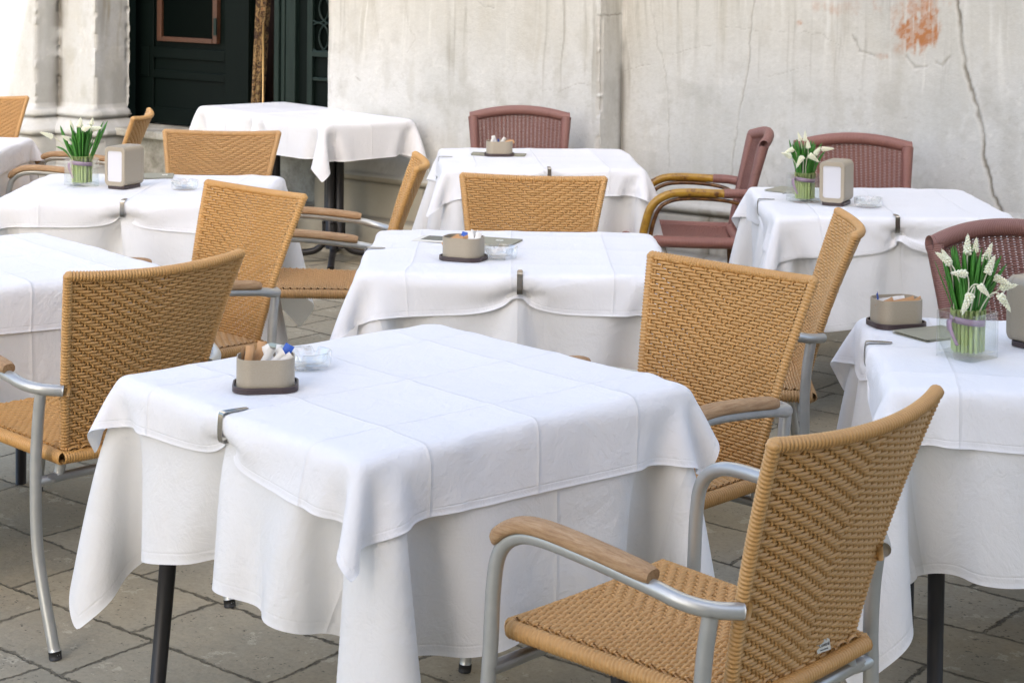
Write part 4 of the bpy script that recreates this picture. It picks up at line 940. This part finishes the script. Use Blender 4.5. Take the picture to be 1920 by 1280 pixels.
def flower(parent, base_, ctl, tip, L, r_, seed):
    rr = random.Random(seed); base_, ctl, tip = map(np.array, (base_, ctl, tip)); n = 12; t = np.linspace(0, 1, n)[:, None]
    P = (1 - t) ** 2 * base_ + 2 * t * (1 - t) * ctl + t ** 2 * tip
    m = MB(); m.tube(P, .0016, 6); st = m.build('flower_stem', M['stem'], parent)
    d = tip - ctl; d = d / np.linalg.norm(d); u = np.cross(d, [.3, .2, 1]); u /= np.linalg.norm(u); w_ = np.cross(d, u)
    m = MB(); k = 46
    th = np.linspace(0, math.pi, 5); ph = np.linspace(0, PI2, 7)[:-1]
    for i in range(k):
        f = i / k; ang = i * 2.4; rad = r_ * .74 * (1 - f) ** .55 * (1.05 if f > .06 else .7) + .001
        c_ = tip - d * .004 + d * (f * L) + (u * math.cos(ang) + w_ * math.sin(ang)) * rad * .75
        s_ = r_ * (.42 - .28 * f) * rr.uniform(.85, 1.15)
        ax = (u * math.cos(ang) + w_ * math.sin(ang)) * .8 - d * .35; ax /= np.linalg.norm(ax); bx = np.cross(ax, d); bx /= np.linalg.norm(bx); cx = np.cross(ax, bx)
        Q = np.array([[c_ + s_ * (1.35 * math.cos(a) * ax + math.sin(a) * (math.cos(b) * bx + math.sin(b) * cx)) for b in ph] for a in th])
        m.gridsurf(Q, closev=True)
    m.tube(np.stack([tip - d * .003, tip + d * L * .6, tip + d * L]), [r_ * .5, r_ * .35, r_ * .05], 6)
    m.build('blossom', M['petal'], st)
def bunch(p, rz, sc, leaves, fls, lab, R0=.034):
    c_ = empty('flower_bunch', p, R(rz), lab, 'flowers', 'bunches of white flowers'); c_.scale = (sc,) * 3
    rr = random.Random(int(sc * 1000) + len(leaves))
    # cut stalks standing in the vase
    for k in range(48):
        a = k * 2.4; r_ = R0 * math.sqrt((k + .5) / 48); x, y = r_ * math.cos(a), r_ * math.sin(a)
        m = MB(); m.tube([(x, y, .013), (x * 1.0, y * 1.0, .06), (x * 1.08, y * 1.08, .105)], [.0040, .0044, .0036], 7); m.build('stalk', M['stalk'], c_)
    for (tx, ty, tz, bend) in leaves:
        a = math.atan2(ty, tx); r_ = min(R0 * .95, .006 + .25 * math.hypot(tx, ty)); b = np.array((r_ * math.cos(a) * 1.05, r_ * math.sin(a) * 1.05, .085)); q = np.array((tx, ty, tz))
        ctl = b + (q - b) * .5 + np.array((-tx * bend, -ty * bend, .02))
        m = MB(); blade(m, b, ctl, q, rr.uniform(.0046, .0070), rr.uniform(0, 3)); m.build('leaf', M['leaf'], c_)
    for i, (b, c2, t2, L, r_) in enumerate(fls): flower(c_, b, c2, t2, L, r_, i + 5)
    m = MB(); A = np.linspace(0, PI2, 40); rb = R0 * 1.13
    P = np.stack([rb * np.cos(A), rb * np.sin(A), .074 - .004 * np.cos(A)], 1); Q = P + np.array([0, 0, .014]); m.gridsurf(np.stack([P, Q], 1))
    # knot and tails
    ta = R(200); kx, ky = rb * math.cos(ta), rb * math.sin(ta)
    for off, drop in ((.010, .055), (-.004, .030)):
        P = smooth_path([(kx, ky, .085), (kx - .012, ky - off, .082), (kx - .010, ky - off * 1.2, .06), (kx + .002, ky - off * 2.0, .085 - drop)], 6)
        m.gridsurf(np.stack([P, P + np.array([.006, -.006, .002])], 1))
    o = m.build('ribbon', M['ribbon'], c_); sm = o.modifiers.new('s', 'SOLIDIFY'); sm.thickness = .0008
    return c_
def rleaves(n, seed, spread=.055, h=(.15, .235)):
    rr = random.Random(seed); out = []
    for k in range(n):
        a = rr.uniform(0, PI2); r_ = spread * math.sqrt(rr.random()); out.append((r_ * math.cos(a), r_ * math.sin(a) * .8, rr.uniform(*h) - r_ * .4, rr.uniform(-.1, .25)))
    return out
vp = on_table(1813, 668); vp.z = ZC
v0_ = make_vase(); v0_.location = vp; v0_.rotation_euler = (0, 0, R(38)); tag(v0_, 'square clear glass vase on the right front table', 'vase', 'square glass vases')
bunch(vp, 0, 1, rleaves(84, 4, .058, (.175, .258)) + [(-.078, -.01, .215, -.1), (-.062, .0, .235, -.1), (.085, .0, .205, .05), (.07, -.01, .225, .1), (.055, .0, .215, 0), (-.03, -.02, .20, .1), (.06, -.02, .17, .2), (.03, -.03, .205, 0)],
      [((-.005, -.01, .1), (-.008, -.02, .2), (-.005, -.01, .232), .042, .0095), ((.01, 0, .1), (.012, 0, .2), (.015, .0, .235), .030, .0075), ((.02, 0, .1), (.025, 0, .18), (.035, -.01, .215), .045, .0095),
       ((.02, -.01, .1), (.02, -.02, .15), (.036, -.03, .195), .040, .010), ((-.03, .0, .1), (-.035, -.01, .19), (-.045, -.01, .208), .036, .009), ((-.01, -.02, .1), (.0, -.04, .19), (-.022, -.05, .192), .038, .0095),
       ((0, -.02, .1), (.01, -.06, .20), (-.012, -.062, .145), .045, .010), ((.02, -.02, .1), (.035, -.07, .175), (.055, -.066, .145), .042, .0095), ((-.02, -.02, .1), (-.01, -.06, .19), (.012, -.062, .165), .030, .008),
       ((.03, .0, .1), (.05, .0, .18), (.062, -.01, .175), .038, .009), ((.03, .01, .1), (.06, 0, .15), (.075, -.01, .155), .035, .009), ((.0, 0, .1), (-.03, -.03, .2), (-.052, -.03, .215), .036, .009)],
      'large bunch of white grape hyacinths in the vase on the right front table')
for px_, py_, where, rz, rv, sd_, sc in ((1508, 378, 'the right back table', 0, 25, 7, 1.0), (153, 348, 'the left back table', 15, 32, 9, 1.06)):
    p = on_table(px_, py_); p.z = ZC; o = copy_tree(v0_); o.location = p; o.rotation_euler = (0, 0, R(rv)); o.scale = (sc,) * 3
    tag(o, 'square clear glass vase beside the napkin dispenser on ' + where, 'vase', 'square glass vases')
    if sd_ == 7:
        ex = [(-.058, 0, .225, -.1), (.075, 0, .185, .1), (.06, -.01, .215, .1)]
        fl = [((0, 0, .1), (0, 0, .2), (.0, 0, .225), .034, .008), ((0, 0, .1), (-.01, 0, .2), (-.018, 0, .225), .03, .0075), ((-.02, 0, .1), (-.03, -.02, .20), (-.05, -.02, .19), .036, .010), ((-.02, 0, .1), (-.04, -.02, .16), (-.06, -.03, .168), .04, .010),
              ((-.01, -.02, .1), (-.01, -.05, .185), (-.02, -.05, .165), .045, .0105), ((0, -.02, .1), (-.005, -.05, .185), (.012, -.05, .172), .040, .011), ((.03, 0, .1), (.045, 0, .19), (.065, -.01, .192), .042, .0095), ((.01, 0, .1), (.01, -.02, .17), (.008, -.02, .20), .028, .0095), ((.02, 0, .1), (.03, -.02, .17), (.036, -.02, .178), .03, .010)]
    else:
        ex = [(-.075, 0, .215, -.15), (.075, .0, .228, -.05), (.09, .01, .228, -.05), (-.09, 0, .14, .1)]
        fl = [((0, 0, .1), (-.01, -.01, .2), (-.008, -.01, .215), .03, .0115), ((0, 0, .1), (.0, -.02, .2), (.010, -.03, .205), .032, .0115), ((.01, 0, .1), (.025, -.01, .2), (.04, -.02, .203), .035, .0105), ((-.01, 0, .1), (-.03, 0, .18), (-.035, 0, .205), .03, .009),
              ((-.03, 0, .09), (-.07, -.01, .165), (-.105, -.01, .178), .045, .010), ((.02, 0, .1), (.03, 0, .2), (.034, 0, .222), .022, .008), ((-.02, 0, .1), (-.03, -.01, .16), (-.05, -.02, .17), .03, .008)]
    bunch(p, rz, sc, rleaves(84, sd_, .05, (.165, .24)) + ex, fl, 'bunch of white grape hyacinths in the vase on ' + where)
# menus
def make_menu(p, rz, size, lab, photo=False, logo=True, fold=True):
    c_ = empty('menu', (p.x, p.y, ZC), R(rz), lab, 'menu', 'café menus'); W, L = size
    m = MB(); m.box((0, 0, .0012), (W, L, .0016)); m.build('cover', M['menu'], c_, smooth=False)
    m = MB(); m.box((.004, 0, .0032), (W - .014, L - .006, .0018)); m.build('pages', M['menu_page'], c_, smooth=False)
    m = MB(); m.box((0, 0, .0052), (W, L, .0016), Matrix.Rotation(R(.6), 3, 'Y')); m.build('cover', M['menu'], c_, smooth=False)
    if photo:
        m = MB(); m.box((-W * .78, -.01, .0018), (W * .62, L * .86, .0012)); m.build('leaflet', M['menu_page'], c_, smooth=False)
        m = MB(); m.box((-W * .78, -.0, .0028), (W * .42, L * .62, .0006)); m.build('picture', M['print'], c_, smooth=False)
    if logo:
        m = MB()
        for k in range(7):
            a = k * PI2 / 7; m.tube([(W * .22 + .004 * math.cos(a), L * .05 + .004 * math.sin(a), .0064), (W * .22 + .012 * math.cos(a), L * .05 + .012 * math.sin(a), .0064)], .0016, 5)
        m.build('emblem', M['white_print'], c_)
    return c_
make_menu(on_table(910, 454), -18, (.20, .13), 'olive menu with an open leaflet lying behind the sugar bowl on the middle table', True)
make_menu(on_table(296, 332), 8, (.12, .15), 'olive menu lying behind the napkin dispenser on the left back table')
make_menu(on_table(935, 291), -6, (.24, .09), 'dark menu lying under the sugar bowl of the far table', logo=False)
make_menu(on_table(1478, 358), -35, (.13, .14), 'olive menu behind the vase on the right back table', logo=False)
make_menu(on_table(1752, 628), 28, (.15, .12), 'olive menu between sugar bowl and vase on the right front table', logo=False)
m = MB(); m.tube(smooth_path([(0, 0, .008), (.03, 0, .012), (.06, 0, .008), (.09, 0, .006)], 5), [.006] * 3 + [.008] * 3 + [.003] * 10, 8, flat=(1, .3)); o = m.build('pen', M['steel']); p = on_table(1468, 366)
o.location = (p.x, p.y, ZC - .003); o.rotation_euler = (0, 0, R(-30)); tag(o, 'dark shiny pen lying beside the vase on the right back table', 'pen')
N = NT('grey_packet'); M['packet'] = N.set(color=(.30, .36, .32, 1), rough=.35)
m = MB(); m.prism([(-.012, -.03), (.012, -.03), (.012, .03), (-.012, .03)], 0, .002); o = m.build('flat_packet', M['packet'], smooth=False); p = on_table(520, 652); o.location = (p.x, p.y, ZC + .003); o.rotation_euler = (0, 0, R(52))
tag(o, 'flat grey green packet lying behind the ashtray on the nearest table', 'packet')
